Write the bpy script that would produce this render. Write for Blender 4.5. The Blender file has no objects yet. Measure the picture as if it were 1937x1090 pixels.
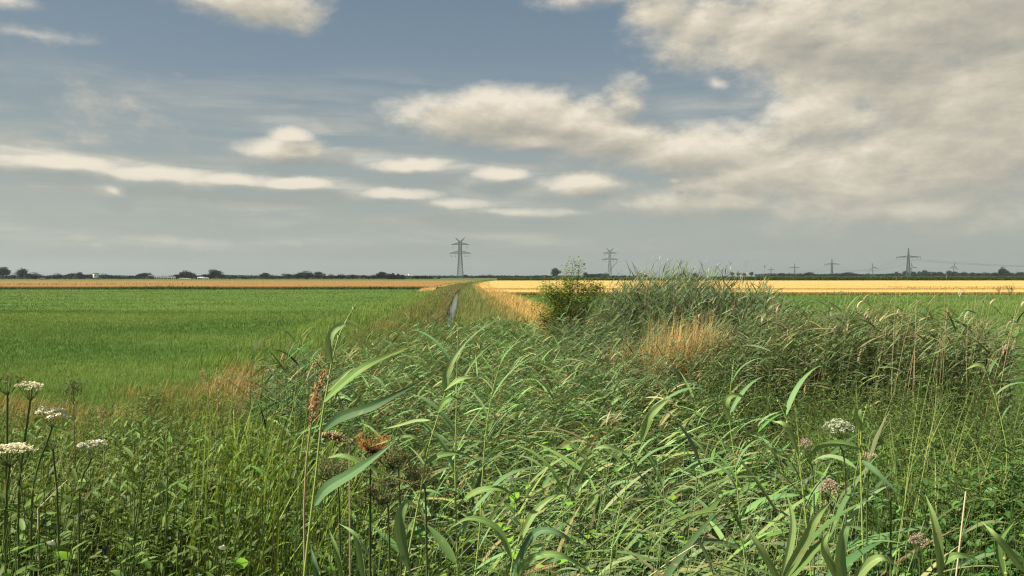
import bpy, math, random
import numpy as np
R = math.radians
rng = np.random.default_rng(7); random.seed(7)
sc = bpy.context.scene
COL = sc.collection

# ------------------------------------------------------------------ camera
F = 1400.0                      # focal length in photo pixels
CAMZ = 2.8
PITCH = math.atan(22 / F)
cam_d = bpy.data.cameras.new('camera'); cam = bpy.data.objects.new('camera', cam_d); COL.objects.link(cam)
cam_d.sensor_width = 36; cam_d.lens = 36 * F / 1937; cam_d.clip_start = .05; cam_d.clip_end = 20000
cam.location = (0, 0, CAMZ); cam.rotation_euler = (R(90) - PITCH, 0, 0)
sc.camera = cam
def P(px, py, Y):
    """world point at distance Y in front of the camera seen at photo pixel (px, py)"""
    a, b = (px - 968.5) / F, (545 - py) / F
    y = math.cos(PITCH) + b * math.sin(PITCH); z = -math.sin(PITCH) + b * math.cos(PITCH)
    return np.array((a / y * Y, Y, CAMZ + z / y * Y))

# ------------------------------------------------------------------ light
SUN_EL, SUN_AZ = 42, -108       # azimuth from +Y, clockwise
vs = sc.view_settings
sc.display_settings.display_device = 'sRGB'
vs.view_transform = 'Standard'; vs.look = 'None'; vs.exposure = 0.88; vs.gamma = 1; vs.use_curve_mapping = False
sd = bpy.data.lights.new('sun', 'SUN'); sd.energy = 5.0; sd.angle = R(.5); sd.color = (1, .93, .80)
so = bpy.data.objects.new('sun', sd); COL.objects.link(so)
so.rotation_euler = (R(90 - SUN_EL), 0, R(180 - SUN_AZ)); so.location = (0, 0, 50)

sc.cycles.max_bounces = 5; sc.cycles.diffuse_bounces = 1; sc.cycles.glossy_bounces = 2
sc.cycles.transmission_bounces = 3; sc.cycles.transparent_max_bounces = 4; sc.cycles.volume_bounces = 0
sc.cycles.use_denoising = True; sc.cycles.denoising_prefilter = 'NONE'; sc.cycles.use_adaptive_sampling = False; sc.cycles.caustics_reflective = False; sc.cycles.caustics_refractive = False
sc.cycles.use_light_tree = False
sc.cycles.pixel_filter_type = 'BLACKMAN_HARRIS'; sc.cycles.filter_width = 1.2

class NT:
    """small expression helper for shader nodes"""
    def __init__(s, tree): s.t = tree
    def put(s, sock, v):
        if isinstance(v, bpy.types.NodeSocket): s.t.links.new(v, sock)
        else: sock.default_value = v
    def m(s, op, a, b=None, c=None, clamp=False):
        n = s.t.nodes.new('ShaderNodeMath'); n.operation = op; n.use_clamp = clamp
        s.put(n.inputs[0], a)
        if b is not None: s.put(n.inputs[1], b)
        if c is not None: s.put(n.inputs[2], c)
        return n.outputs[0]
    def v(s, op, a, b=None, c=None, out=0):
        n = s.t.nodes.new('ShaderNodeVectorMath'); n.operation = op
        s.put(n.inputs[0], a)
        if b is not None: s.put(n.inputs[1], b)
        if c is not None: s.put(n.inputs[2], c)
        return n.outputs[out]
    def xyz(s, x, y, z):
        n = s.t.nodes.new('ShaderNodeCombineXYZ'); s.put(n.inputs[0], x); s.put(n.inputs[1], y); s.put(n.inputs[2], z); return n.outputs[0]
    def sep(s, v):
        n = s.t.nodes.new('ShaderNodeSeparateXYZ'); s.put(n.inputs[0], v); return n.outputs
    def noise(s, vec, scale, detail=3, rough=.5, dist=0, out=0, dim='3D'):
        n = s.t.nodes.new('ShaderNodeTexNoise'); n.noise_dimensions = dim
        s.put(n.inputs['Vector'], vec); n.inputs['Scale'].default_value = scale; n.inputs['Detail'].default_value = detail
        n.inputs['Roughness'].default_value = rough; n.inputs['Distortion'].default_value = dist
        return n.outputs[out]
    def smooth(s, x, a, b, lo=0., hi=1.):
        n = s.t.nodes.new('ShaderNodeMapRange'); n.interpolation_type = 'SMOOTHSTEP'
        s.put(n.inputs[0], x); s.put(n.inputs[1], a); s.put(n.inputs[2], b); s.put(n.inputs[3], lo); s.put(n.inputs[4], hi); return n.outputs[0]
    def mix(s, f, a, b, kind='RGBA', blend='MIX'):
        n = s.t.nodes.new('ShaderNodeMix'); n.data_type = kind; n.blend_type = blend
        s.put(n.inputs[0], f); i = 6 if kind == 'RGBA' else 2
        s.put(n.inputs[i], a); s.put(n.inputs[i + 1], b); return n.outputs[2 if kind == 'RGBA' else 0]
    def ramp(s, f, stops):
        n = s.t.nodes.new('ShaderNodeValToRGB'); s.put(n.inputs[0], f); e = n.color_ramp.elements
        while len(e) < len(stops): e.new(.5)
        for q, (p, c) in zip(e, stops): q.position = p; q.color = (*c, 1)
        return n.outputs[0]

def lin(r, g, b):
    f = lambda c: (c / 255 / 12.92) if c <= 10 else ((c / 255 + .055) / 1.055) ** 2.4
    return (f(r), f(g), f(b))

# ------------------------------------------------------------------ sky and clouds
def build_world():
    w = bpy.data.worlds.new('World'); sc.world = w; w.use_nodes = True
    t = w.node_tree; t.nodes.clear(); n = NT(t)
    K = F
    # (px, py, rx, ry, weight, tilt)
    E = [(950, 222, 235, 58, 1.25, 0), (1075, 232, 150, 56, 1., 0), (1180, 195, 55, 55, .5, 0), (1150, 262, 180, 44, 1, 0), (1010, 262, 170, 30, .9, 0),
         (1320, 285, 230, 52, 1, 0), (1480, 330, 260, 60, 1, 0), (1700, 330, 420, 110, 1, 0), (1830, 200, 330, 190, 1, 0),
         (1650, 110, 270, 120, 1, 0), (1480, 60, 210, 95, 1, 0), (1250, 20, 85, 70, .75, 0), (1330, 55, 140, 75, .85, 0), (1820, 20, 400, 170, 1, 0),
         (1550, 210, 130, 95, .9, 0), (1110, 0, 110, 22, .5, 0), (1352, 157, 22, 18, .5, 0),
         (500, 12, 140, 46, .9, 0), (395, 0, 110, 22, .5, 0),
         (535, 282, 96, 27, 1, 0), (548, 256, 50, 27, .8, 0),
         (110, 308, 170, 19, .9, 0), (290, 326, 170, 19, .9, 0), (440, 342, 150, 18, .9, 0), (560, 349, 90, 17, 1, 0),
         (778, 312, 100, 19, .95, 0), (950, 332, 70, 17, .9, 0), (745, 369, 95, 16, .85, 0), (860, 386, 110, 12, .6, 0), (990, 402, 130, 12, .6, 0),
         (1105, 348, 120, 27, .9, 0), (1330, 385, 240, 36, .8, 0), (1700, 400, 330, 60, .8, 0),
         (235, 215, 75, 45, .22, 0), (208, 359, 22, 11, .7, 0), (350, 455, 370, 9, .32, 0), (185, 466, 16, 7, .4, 0),
         (1275, 340, 20, 8, .7, 0), (60, 62, 90, 8, .2, 0), (20, 2, 60, 12, .4, 0)]
    g = bpy.data.node_groups.new('cloud_density', 'ShaderNodeTree')
    g.interface.new_socket('Vector', in_out='INPUT', socket_type='NodeSocketVector')
    g.interface.new_socket('Density', in_out='OUTPUT', socket_type='NodeSocketFloat')
    gi = g.nodes.new('NodeGroupInput'); go = g.nodes.new('NodeGroupOutput'); q = NT(g)
    uv = gi.outputs[0]
    base = q.v('MULTIPLY', uv, (1 / 300, 1 / 150, 0))
    warp = q.v('SUBTRACT', q.noise(base, 1.6, 3, .55, out=1), (.5, .5, .5))
    wuv = q.v('MULTIPLY_ADD', warp, (62, 28, 0), uv)
    acc = None
    for px, py, rx, ry, wt, _ in E:
        az = math.atan((px - 968.5) / F); el = math.atan((523 - py) / F * math.cos(az))
        d = q.v('MULTIPLY', q.v('SUBTRACT', wuv, (az * K, el * K, 0)), (1 / (rx * math.cos(az)), 1 / ry, 0))
        ln = q.v('LENGTH', d, out=1)
        e = q.m('MULTIPLY_ADD', ln, -wt, wt)
        acc = e if acc is None else q.m('SMOOTH_MAX', acc, e, .12) if rx > 60 else q.m('MAXIMUM', acc, e)
    # clouds all round, outside what the photograph frames
    sx = q.sep(uv)
    far = q.smooth(q.m('ABSOLUTE', sx[0]), 950., 1400., -.6, .32)
    acc = q.m('MAXIMUM', acc, q.m('ADD', far, q.m('MULTIPLY_ADD', q.noise(uv, .0022, 3), 1.2, -.75)))
    fb = q.noise(q.v('MULTIPLY', uv, (1 / 150, 1 / 85, 0)), 1.7, 9, .62)
    dens = q.m('ADD', acc, q.m('MULTIPLY_ADD', fb, 1.15, -.54))
    g.links.new(dens, go.inputs[0])

    tc = t.nodes.new('ShaderNodeTexCoord'); d = n.v('NORMALIZE', tc.outputs['Generated'])
    s = n.sep(d)
    az = n.m('ARCTAN2', s[0], s[1]); el = n.m('ARCSINE', s[2])
    uv = n.xyz(n.m('MULTIPLY', az, K), n.m('MULTIPLY', el, K), 0.)
    def dens(v):
        k = t.nodes.new('ShaderNodeGroup'); k.node_tree = g; t.links.new(v, k.inputs[0]); return k.outputs[0]
    d0 = dens(uv); d1 = dens(n.v('ADD', uv, (-10., 22., 0)))
    alpha = n.smooth(d0, -.12, .66, 0., .97)
    veil = n.noise(n.v('MULTIPLY', uv, (1 / 620, 1 / 70, 0)), 1.3, 6, .6, dist=.4)
    veil = n.m('MULTIPLY', n.smooth(veil, .40, .72, 0., .75), n.m('MULTIPLY', n.smooth(el, .0, .05), n.smooth(el, .30, .12)))
    alpha = n.m('MAXIMUM', alpha, veil)
    big = n.noise(n.v('MULTIPLY', uv, (1 / 420, 1 / 150, 0)), 1.5, 5, .55, dist=.6)
    rim = n.m('MULTIPLY', n.m('SUBTRACT', d0, d1), .95)
    thick = n.smooth(d0, .3, 1.3, .10, -.22)
    shade = n.m('ADD', n.m('ADD', n.m('MULTIPLY_ADD', big, 1.35, -.10), rim), thick, clamp=True)
    ccol = n.ramp(shade, [(0, lin(145, 145, 136)), (.45, lin(175, 169, 154)), (.75, lin(199, 190, 171)), (1, lin(220, 210, 192))])
    # clear air: the physical sky, pulled to the muted steel blue of the photograph
    sky = t.nodes.new('ShaderNodeTexSky'); sky.sky_type = 'NISHITA'; sky.sun_disc = False
    sky.sun_elevation = R(SUN_EL); sky.sun_rotation = R(SUN_AZ); sky.air_density = 1; sky.dust_density = 2; sky.ozone_density = 2
    phys = n.v('SCALE', sky.outputs[0], None); phys.node.inputs[3].default_value = .07
    elk = n.m('DIVIDE', el, .40, clamp=True)
    tint = n.ramp(elk, [(0, lin(160, 162, 151)), (.14, lin(157, 162, 152)), (.38, lin(142, 152, 150)), (.65, lin(117, 134, 145)), (1, lin(97, 118, 137))])
    clear = n.mix(.85, phys, tint)
    lowhaze = n.smooth(el, 0., .13, .78, 0.)
    cl = n.mix(lowhaze, ccol, tint)
    fin = n.mix(alpha, clear, cl)
    below = n.smooth(s[2], -.02, -.002, 0., 1.)
    fin = n.mix(below, (.10, .11, .07, 1), fin)
    bg = t.nodes.new('ShaderNodeBackground'); t.links.new(fin, bg.inputs[0]); bg.inputs[1].default_value = .68
    o = t.nodes.new('ShaderNodeOutputWorld'); t.links.new(bg.outputs[0], o.inputs[0])
    w.cycles.sampling_method = 'MANUAL'; w.cycles.sample_map_resolution = 256
build_world()

# ------------------------------------------------------------------ materials
def mat(name):
    m = bpy.data.materials.new(name); m.use_nodes = True; m.node_tree.nodes.clear(); return m, NT(m.node_tree)
def finish(m, n, sh):
    o = n.t.nodes.new('ShaderNodeOutputMaterial'); n.t.links.new(sh, o.inputs[0]); return m
def veg(name, trans=.3, rough=.5, spec=.25, vary=.45, patch=.35, pscale=.8, spots=False):
    m, n = mat(name); t = n.t
    a = t.nodes.new('ShaderNodeAttribute'); a.attribute_name = 'Col'
    g = t.nodes.new('ShaderNodeNewGeometry')
    r = g.outputs['Random Per Island']
    pn = n.noise(g.outputs['Position'], pscale, 3)
    k = n.m('MULTIPLY', n.m('MULTIPLY_ADD', r, vary, 1 - vary / 2), n.m('MULTIPLY_ADD', pn, patch * 2, 1 - patch))
    c = n.v('SCALE', a.outputs['Color']); t.links.new(k, c.node.inputs[3])
    if spots:
        sp = n.smooth(n.noise(g.outputs['Position'], 38, 4, .6), .60, .70, 0., .75)
        c = n.mix(sp, c, (.30, .24, .09, 1))
    b = t.nodes.new('ShaderNodeBsdfPrincipled'); t.links.new(c, b.inputs['Base Color']); b.inputs['Roughness'].default_value = rough
    b.inputs['Specular IOR Level'].default_value = spec
    if not trans: return finish(m, n, b.outputs[0])
    tr = t.nodes.new('ShaderNodeBsdfTranslucent')
    t.links.new(n.v('MULTIPLY', c, (1.15, 1.1, .75)), tr.inputs[0])
    x = t.nodes.new('ShaderNodeMixShader'); x.inputs[0].default_value = trans
    t.links.new(b.outputs[0], x.inputs[1]); t.links.new(tr.outputs[0], x.inputs[2])
    return finish(m, n, x.outputs[0])
M = {}
M['leaf'] = veg('reed_leaf', .22, .55, .15, .6, .25, .8, True)
M['stem'] = veg('plant_stem', 0, .5, .3, .3, .15)
M['grass'] = veg('grass_blade', .32, .6, .2, .5, .42, .35)
M['pasture'] = veg('pasture_blade', .3, .7, .12, .5, .38, .12)
M['herb'] = veg('herb_leaf', .18, .55, .25, .5, .35, .9)
M['dry'] = veg('dry_straw', .2, .8, .1, .4, .3, .5)
M['crop'] = veg('crop_blade', .15, .85, .05, .4, .16, .05)
M['tree'] = veg('tree_leaf', .15, .8, .1, .5, .15, .1)
M['flower'] = veg('flower_petal', .2, .8, .1, .15, .05)
def flat(name, col, rough=.8, metal=0, nscale=4, namt=.2):
    m, n = mat(name); b = n.t.nodes.new('ShaderNodeBsdfPrincipled')
    g = n.t.nodes.new('ShaderNodeNewGeometry')
    k = n.m('MULTIPLY_ADD', n.noise(g.outputs['Position'], nscale, 4), namt * 2, 1 - namt)
    c = n.v('SCALE', (*col,)); n.t.links.new(k, c.node.inputs[3]); n.t.links.new(c, b.inputs[0])
    b.inputs['Roughness'].default_value = rough; b.inputs['Metallic'].default_value = metal
    return finish(m, n, b.outputs[0])
M['bark'] = flat('bark', (.10, .075, .05), .9, 0, 8, .4)
M['steel'] = flat('galvanised_steel', (.07, .10, .11), .55, .3, .3, .1)
M['ceramic'] = flat('insulator', (.10, .06, .04), .3)
M['white'] = flat('white_paint', (.7, .7, .68), .6, 0, 1, .08)
M['turbine'] = flat('turbine_backlit', (.10, .12, .13), .5, 0, 1, .05)  # backlit shade put into the base colour, darker than the turbines' own paint
M['wood'] = flat('weathered_wood', (.22, .17, .14), .8, 0, 3, .25)
M['dark'] = flat('dark_opening', (.02, .02, .02), .9)
M['tile'] = flat('roof_tile', (.20, .10, .07), .85, 0, 1, .2)
M['soil'] = None
def ground_mat():
    m, n = mat('soil'); g = n.t.nodes.new('ShaderNodeNewGeometry'); p = g.outputs['Position']
    c = n.ramp(n.noise(p, .7, 8, .65), [(.3, (.028, .030, .014)), (.5, (.045, .055, .02)), (.7, (.085, .075, .04))])
    far = n.smooth(n.v('LENGTH', p, out=1), 60., 300.)
    c2 = n.ramp(n.noise(n.v('MULTIPLY', p, (.002, .008, 0)), 1, 5, .5), [(.4, (.05, .085, .022)), (.55, (.09, .12, .035)), (.62, (.25, .18, .07))])
    b = n.t.nodes.new('ShaderNodeBsdfPrincipled'); n.t.links.new(n.mix(far, c, c2), b.inputs[0]); b.inputs['Roughness'].default_value = .95
    b.inputs['Specular IOR Level'].default_value = .1
    return finish(m, n, b.outputs[0])
M['soil'] = ground_mat()
def sheet_mat(name, stops, sc3, rough=.95):
    m, n = mat(name); g = n.t.nodes.new('ShaderNodeNewGeometry'); p = g.outputs['Position']
    f = n.m('ADD', n.m('MULTIPLY', n.noise(n.v('MULTIPLY', p, sc3), 1, 6, .6), .65), n.m('MULTIPLY', n.noise(p, 1.6, 5, .7), .35))
    b = n.t.nodes.new('ShaderNodeBsdfPrincipled'); n.t.links.new(n.ramp(f, stops), b.inputs[0]); b.inputs['Roughness'].default_value = rough
    b.inputs['Specular IOR Level'].default_value = .1
    bp = n.t.nodes.new('ShaderNodeBump'); bp.inputs['Strength'].default_value = .7; bp.inputs['Distance'].default_value = .25
    n.t.links.new(n.noise(p, 2.2, 6, .7), bp.inputs['Height']); n.t.links.new(bp.outputs[0], b.inputs['Normal'])
    return finish(m, n, b.outputs[0])
M['pasture_sheet'] = sheet_mat('pasture_ground', [(.35, (.05, .11, .018)), (.5, (.08, .15, .025)), (.65, (.14, .18, .04))], (.05, .12, 0))
M['wheat'] = sheet_mat('ripe_wheat', [(.25, (.38, .25, .075)), (.5, (.53, .36, .115)), (.75, (.66, .47, .17))], (.02, .10, 0))
M['rye'] = sheet_mat('ripe_tan_crop', [(.3, (.22, .125, .04)), (.5, (.28, .165, .055)), (.7, (.34, .21, .075))], (.02, .08, 0))
M['maize'] = sheet_mat('maize_canopy', [(.3, (.02, .05, .012)), (.5, (.04, .08, .02)), (.7, (.09, .13, .035))], (.3, .3, .3))
M['water'] = None
def water_mat():
    m, n = mat('ditch_water'); b = n.t.nodes.new('ShaderNodeBsdfPrincipled'); b.inputs[0].default_value = (.035, .045, .045, 1)
    b.inputs['Roughness'].default_value = .08; b.inputs['Specular IOR Level'].default_value = .9
    g = n.t.nodes.new('ShaderNodeNewGeometry')
    bp = n.t.nodes.new('ShaderNodeBump'); bp.inputs['Strength'].default_value = .12; bp.inputs['Distance'].default_value = .05
    n.t.links.new(n.noise(g.outputs['Position'], 3, 3), bp.inputs['Height']); n.t.links.new(bp.outputs[0], b.inputs['Normal'])
    return finish(m, n, b.outputs[0])
M['water'] = water_mat()

# ------------------------------------------------------------------ geometry helpers (all vectorised)
class Geo:
    def __init__(s): s.V = []; s.Q = []; s.C = []; s.n = 0
    def add(s, V, Q, C):
        V = np.asarray(V, float).reshape(-1, 3); C = np.asarray(C, float)
        if C.ndim == 1: C = np.tile(C, (len(V), 1))
        s.V.append(V); s.Q.append(np.asarray(Q, int).reshape(-1, 4) + s.n); s.C.append(C); s.n += len(V)
    def build(s, name, m, parent=None, origin=None, smooth=False, root=None):
        V = np.concatenate(s.V); Q = np.concatenate(s.Q); C = np.concatenate(s.C)
        if origin is not None: V = V - np.asarray(origin)
        me = bpy.data.meshes.new(name)
        me.vertices.add(len(V)); me.vertices.foreach_set('co', V.astype(np.float32).ravel())
        me.loops.add(len(Q) * 4); me.loops.foreach_set('vertex_index', Q.astype(np.int32).ravel())
        me.polygons.add(len(Q)); me.polygons.foreach_set('loop_start', np.arange(0, len(Q) * 4, 4, dtype=np.int32))
        if smooth: me.polygons.foreach_set('use_smooth', np.ones(len(Q), bool))
        at = me.color_attributes.new('Col', 'FLOAT_COLOR', 'POINT')
        at.data.foreach_set('color', np.concatenate([C, np.ones((len(C), 1))], 1).astype(np.float32).ravel())
        me.update(calc_edges=True); me.materials.append(m)
        o = bpy.data.objects.new(name, me); COL.objects.link(o)
        if parent: o.parent = parent
        elif origin is not None: o.location = origin
        return o
def tag(o, label=None, cat=None, group=None, kind=None):
    if label: o['label'] = label
    if cat: o['category'] = cat
    if group: o['group'] = group
    if kind: o['kind'] = kind
    return o
def empty(name, loc, rz=0):
    o = bpy.data.objects.new(name, None); COL.objects.link(o); o.location = loc; o.rotation_euler = (0, 0, rz); o.empty_display_size = .1; return o
U = lambda a, b, n=None: rng.uniform(a, b, n)
def jit(col, n, amt=.12):
    """n colours round col: each its own brightness and hue"""
    c = np.asarray(col, float); c = np.tile(c, (n, 1)) if c.ndim == 1 else c
    return np.clip(c * (1 + rng.normal(0, amt, (n, 1))) * (1 + rng.normal(0, amt * .5, (n, 3))), .004, 1)
def mixc(a, b, f): f = np.asarray(f)[:, None]; return np.asarray(a) * (1 - f) + np.asarray(b) * f
LEAF = lambda t: np.clip(np.sin(np.pi * np.clip(t, 0, 1) ** .62), 0, 1) * .92 + .08 * (1 - t)
BLADE = lambda t: (1 - t) ** .55
OVATE = lambda t: np.sin(np.pi * (t * .96 + .02) ** .75)
def ribbons(geo, base, L, W, az, th0, th1, col, nseg=3, roll=None, fold=0., prof=BLADE, tipcol=None, keep=None):
    """N leaf or blade ribbons; polar angle from vertical runs th0 -> th1 along the length, at azimuth az"""
    N = len(base); base = np.asarray(base, float)
    if N == 0: return
    bc = lambda x: np.broadcast_to(np.asarray(x, float), (N,))
    L, W, az, th0, th1 = map(bc, (L, W, az, th0, th1))
    roll = bc(0. if roll is None else roll)
    t = np.linspace(0, 1, nseg + 1)
    tm = (t[:-1] + t[1:]) / 2
    th = th0[:, None] + (th1 - th0)[:, None] * tm[None] ** 1.2                # N,nseg
    ds = (L / nseg)[:, None]
    h = np.concatenate([np.zeros((N, 1)), np.cumsum(np.sin(th) * ds, 1)], 1)
    z = np.concatenate([np.zeros((N, 1)), np.cumsum(np.cos(th) * ds, 1)], 1)
    ca, sa = np.sin(az)[:, None], np.cos(az)[:, None]                             # azimuth from +Y clockwise
    C = base[:, None] + np.stack([h * ca, h * sa, z], 2)                      # N,nseg+1,3
    thv = th0[:, None] + (th1 - th0)[:, None] * t[None] ** 1.2
    dirv = np.stack([np.sin(thv) * ca, np.sin(thv) * sa, np.cos(thv)], 2)
    side = np.stack([sa + 0 * thv, -ca + 0 * thv, 0 * thv], 2)
    nrm = np.cross(side, dirv)
    cr, sr = np.cos(roll)[:, None, None], np.sin(roll)[:, None, None]
    s2 = side * cr + nrm * sr; n2 = nrm * cr - side * sr
    w = (W[:, None] * np.maximum(prof(t), .04)[None] / 2)[..., None]
    c0 = np.broadcast_to(np.asarray(col, float).reshape(-1, 1, 3), (N, nseg + 1, 3))
    if tipcol is not None:
        f = (t ** 3)[None, :, None]; c0 = c0 * (1 - f) + np.asarray(tipcol) * f
    if fold:
        V = np.stack([C - s2 * w, C - n2 * w * fold, C + s2 * w], 2); k = 3
    else:
        V = np.stack([C - s2 * w, C + s2 * w], 2); k = 2
    i = np.arange(nseg)[:, None] * k; j = np.arange(k - 1)[None]
    q = np.stack([i + j, i + j + 1, i + j + 1 + k, i + j + k], 2).reshape(-1, 4)
    Q = (q[None] + (np.arange(N) * (nseg + 1) * k)[:, None, None]).reshape(-1, 4)
    geo.add(V.reshape(-1, 3), Q, np.repeat(c0[:, :, None], k, 2).reshape(-1, 3))
def stems(geo, base, H, r, az, lean, col, nseg=5, ns=3, taper=.5):
    """N leaning stems; returns pos(i, t)"""
    N = len(base); base = np.asarray(base, float); bc = lambda x: np.broadcast_to(np.asarray(x, float), (N,))
    H, r, az, lean = map(bc, (H, r, az, lean))
    def pos(i, t):
        hh = H[i] * lean[i] * t ** 1.8
        return base[i] + np.stack([hh * np.sin(az[i]), hh * np.cos(az[i]), H[i] * t * (1 - .25 * lean[i] * t)], -1)
    t = np.linspace(0, 1, nseg + 1); ii = np.repeat(np.arange(N), nseg + 1)
    C = pos(ii, np.tile(t, N)).reshape(N, nseg + 1, 1, 3)
    a = np.arange(ns) * 2 * np.pi / ns
    ring = np.stack([np.cos(a), np.sin(a), 0 * a], 1)[None, None] * (r[:, None] * (1 - (1 - taper) * t)[None])[:, :, None, None]
    V = C + ring
    i = np.arange(nseg)[:, None] * ns; j = np.arange(ns)[None]; jn = (j + 1) % ns
    q = np.stack([i + j, i + jn, i + jn + ns, i + j + ns], 2).reshape(-1, 4)
    Q = (q[None] + (np.arange(N) * (nseg + 1) * ns)[:, None, None]).reshape(-1, 4)
    c = np.broadcast_to(np.asarray(col, float).reshape(-1, 1, 1, 3), V.shape)
    if geo is not None: geo.add(V.reshape(-1, 3), Q, c.reshape(-1, 3))
    return pos
def tube(geo, pts, r, col, ns=5):
    pts = np.asarray(pts, float); n = len(pts); r = np.broadcast_to(r, (n,))
    d = np.gradient(pts, axis=0); d /= np.linalg.norm(d, axis=1)[:, None] + 1e-9
    ref = np.where(np.abs(d[:, 2:3]) > .9, np.array([[1., 0, 0]]), np.array([[0., 0, 1]]))
    s = np.cross(d, ref); s /= np.linalg.norm(s, axis=1)[:, None]; u = np.cross(s, d)
    a = np.arange(ns) * 2 * np.pi / ns
    V = pts[:, None] + r[:, None, None] * (np.cos(a)[None, :, None] * s[:, None] + np.sin(a)[None, :, None] * u[:, None])
    i = np.arange(n - 1)[:, None] * ns; j = np.arange(ns)[None]; jn = (j + 1) % ns
    geo.add(V.reshape(-1, 3), np.stack([i + j, i + jn, i + jn + ns, i + j + ns], 2).reshape(-1, 4), np.asarray(col))
def bar(geo, a, b, w, col=(.5, .5, .5)):
    tube(geo, [a, b], w * .7, col, 4)
def box(geo, c, s, col=(.5, .5, .5)):
    c = np.asarray(c, float); s = np.asarray(s, float) / 2
    v = np.array([[x, y, z] for z in (-1, 1) for y in (-1, 1) for x in (-1, 1)]) * s + c
    geo.add(v, [[0, 2, 3, 1], [4, 5, 7, 6], [0, 1, 5, 4], [2, 6, 7, 3], [0, 4, 6, 2], [1, 3, 7, 5]], np.asarray(col))
def spline(pts, n):
    """Catmull-Rom through pts, n samples"""
    p = np.asarray(pts, float); p = np.vstack([2 * p[0] - p[1], p, 2 * p[-1] - p[-2]]); m = len(p) - 3
    out = []
    for s in np.linspace(0, m - 1e-6, n):
        i = int(s); u = s - i; a, b, c, d = p[i:i + 4]
        out.append(.5 * ((2 * b) + (-a + c) * u + (2 * a - 5 * b + 4 * c - d) * u * u + (-a + 3 * b - 3 * c + d) * u ** 3))
    return np.array(out)
def path_leaf(geo, pts, W, col, tip=None, tilt=0., nseg=14, fold=.35, twist=0.):
    """one leaf along a 3-D path; its face turned towards the open side by tilt"""
    C = spline(pts, nseg + 1); d = np.gradient(C, axis=0); d /= np.linalg.norm(d, axis=1)[:, None]
    n = np.array([0, -math.cos(tilt), math.sin(tilt)]); s = np.cross(d, n); s /= np.linalg.norm(s, axis=1)[:, None]
    nn = np.cross(s, d); t = np.linspace(0, 1, nseg + 1)
    ang = (twist * t)[:, None]; s, nn = s * np.cos(ang) + nn * np.sin(ang), nn * np.cos(ang) - s * np.sin(ang)
    w = (W * np.maximum(LEAF(t), .03) / 2)[:, None]
    K = 11; ac = np.linspace(-1, 1, K); dp = fold * (1 - np.abs(ac) ** 1.4); wav = 1 + .05 * np.sin(t * 23 + C[0, 0] * 40)[:, None]
    w = w * wav
    V = np.stack([C + s * w * a_ - nn * w * d_ for a_, d_ in zip(ac, dp)], 1)
    c = np.tile(np.asarray(col, float), (nseg + 1, 1))
    if tip is not None: c = c * (1 - t[:, None] ** 5) + np.asarray(tip) * t[:, None] ** 5
    c5 = np.repeat(c[:, None], K, 1) * (1 + .13 * (-1.) ** np.arange(K))[None, :, None]; c5[:, K // 2] *= 1.5
    i = np.arange(nseg)[:, None] * K; j = np.arange(K - 1)[None]
    geo.add(V.reshape(-1, 3), np.stack([i + j, i + j + 1, i + j + 1 + K, i + j + K], 2).reshape(-1, 4), c5.reshape(-1, 3))

# ------------------------------------------------------------------ the lie of the land
def sst(x, a, b):
    t = np.clip((np.asarray(x, float) - a) / (b - a), 0, 1); return t * t * (3 - 2 * t)
def xc(y):
    y = np.asarray(y, float); yy = np.clip(y, -30, 420)
    return -1.0 - .069 * yy + 1.6 * (1 - sst(y, 5, 16)) + .00022 * np.clip(yy - 130, 0, 300) ** 2
def gz(x, y):
    """height of the ground"""
    x, y = np.asarray(x, float), np.asarray(y, float)
    emb = 1.1 * (1 - sst(y, 2, 13)) * (1 - sst(-y, 6, 16))
    u = np.abs(x - xc(y)); nr = sst(y, 6, 18); c = (1 - sst(u, .75 - .75 * sst(y, 22, 30), 2.5 + .5 * nr)) * (1 - sst(y, 380, 420)) * sst(y, -28, -20)
    mound = .5 * sst(y, 9, 12) * (1 - sst(y, 22, 27)) * sst(x, .5, 3) * (1 - sst(x, 7, 10))
    lumps = .04 * np.sin(x * 1.7 + 1.3 * np.sin(y * .9)) * np.cos(y * 1.3) * (1 - sst(y, 12, 13.5))
    return emb * (1 - c) + mound * (1 - c) - 1.25 * c + lumps
def ground():
    us = np.concatenate([-np.geomspace(6500, 5.2, 34), np.arange(-5, 12.01, .25), np.geomspace(12.4, 6500, 34)])
    ys = np.concatenate([-np.geomspace(6500, 32, 14), np.arange(-30, 0, 2.5), np.arange(0, 30, .35), np.geomspace(30.3, 6500, 60)])
    X = xc(ys)[:, None] + us[None]; Y = np.broadcast_to(ys[:, None], X.shape); Z = gz(X, Y)
    nu = len(us); i = np.arange(len(ys) - 1)[:, None] * nu; j = np.arange(nu - 1)[None]
    g = Geo(); g.add(np.stack([X, Y, Z], 2).reshape(-1, 3), np.stack([i + j, i + j + 1, i + j + 1 + nu, i + j + nu], 2).reshape(-1, 4), (1, 1, 1))
    tag(g.build('ground', M['soil'], smooth=True), kind='structure')
    # water in the ditch
    ys = np.concatenate([np.arange(-25, 60, 2.5), np.arange(60, 380, 8)])
    g = Geo(); V = np.stack([np.stack([xc(ys) - 1.6, ys, 0 * ys - 1.], 1), np.stack([xc(ys) + 1.6, ys, 0 * ys - 1.], 1)], 1)
    i = np.arange(len(ys) - 1)[:, None] * 2; g.add(V.reshape(-1, 3), i + np.array([[0, 1, 3, 2]]), (1, 1, 1))
    tag(g.build('water', M['water']), kind='structure')
ground()
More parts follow.
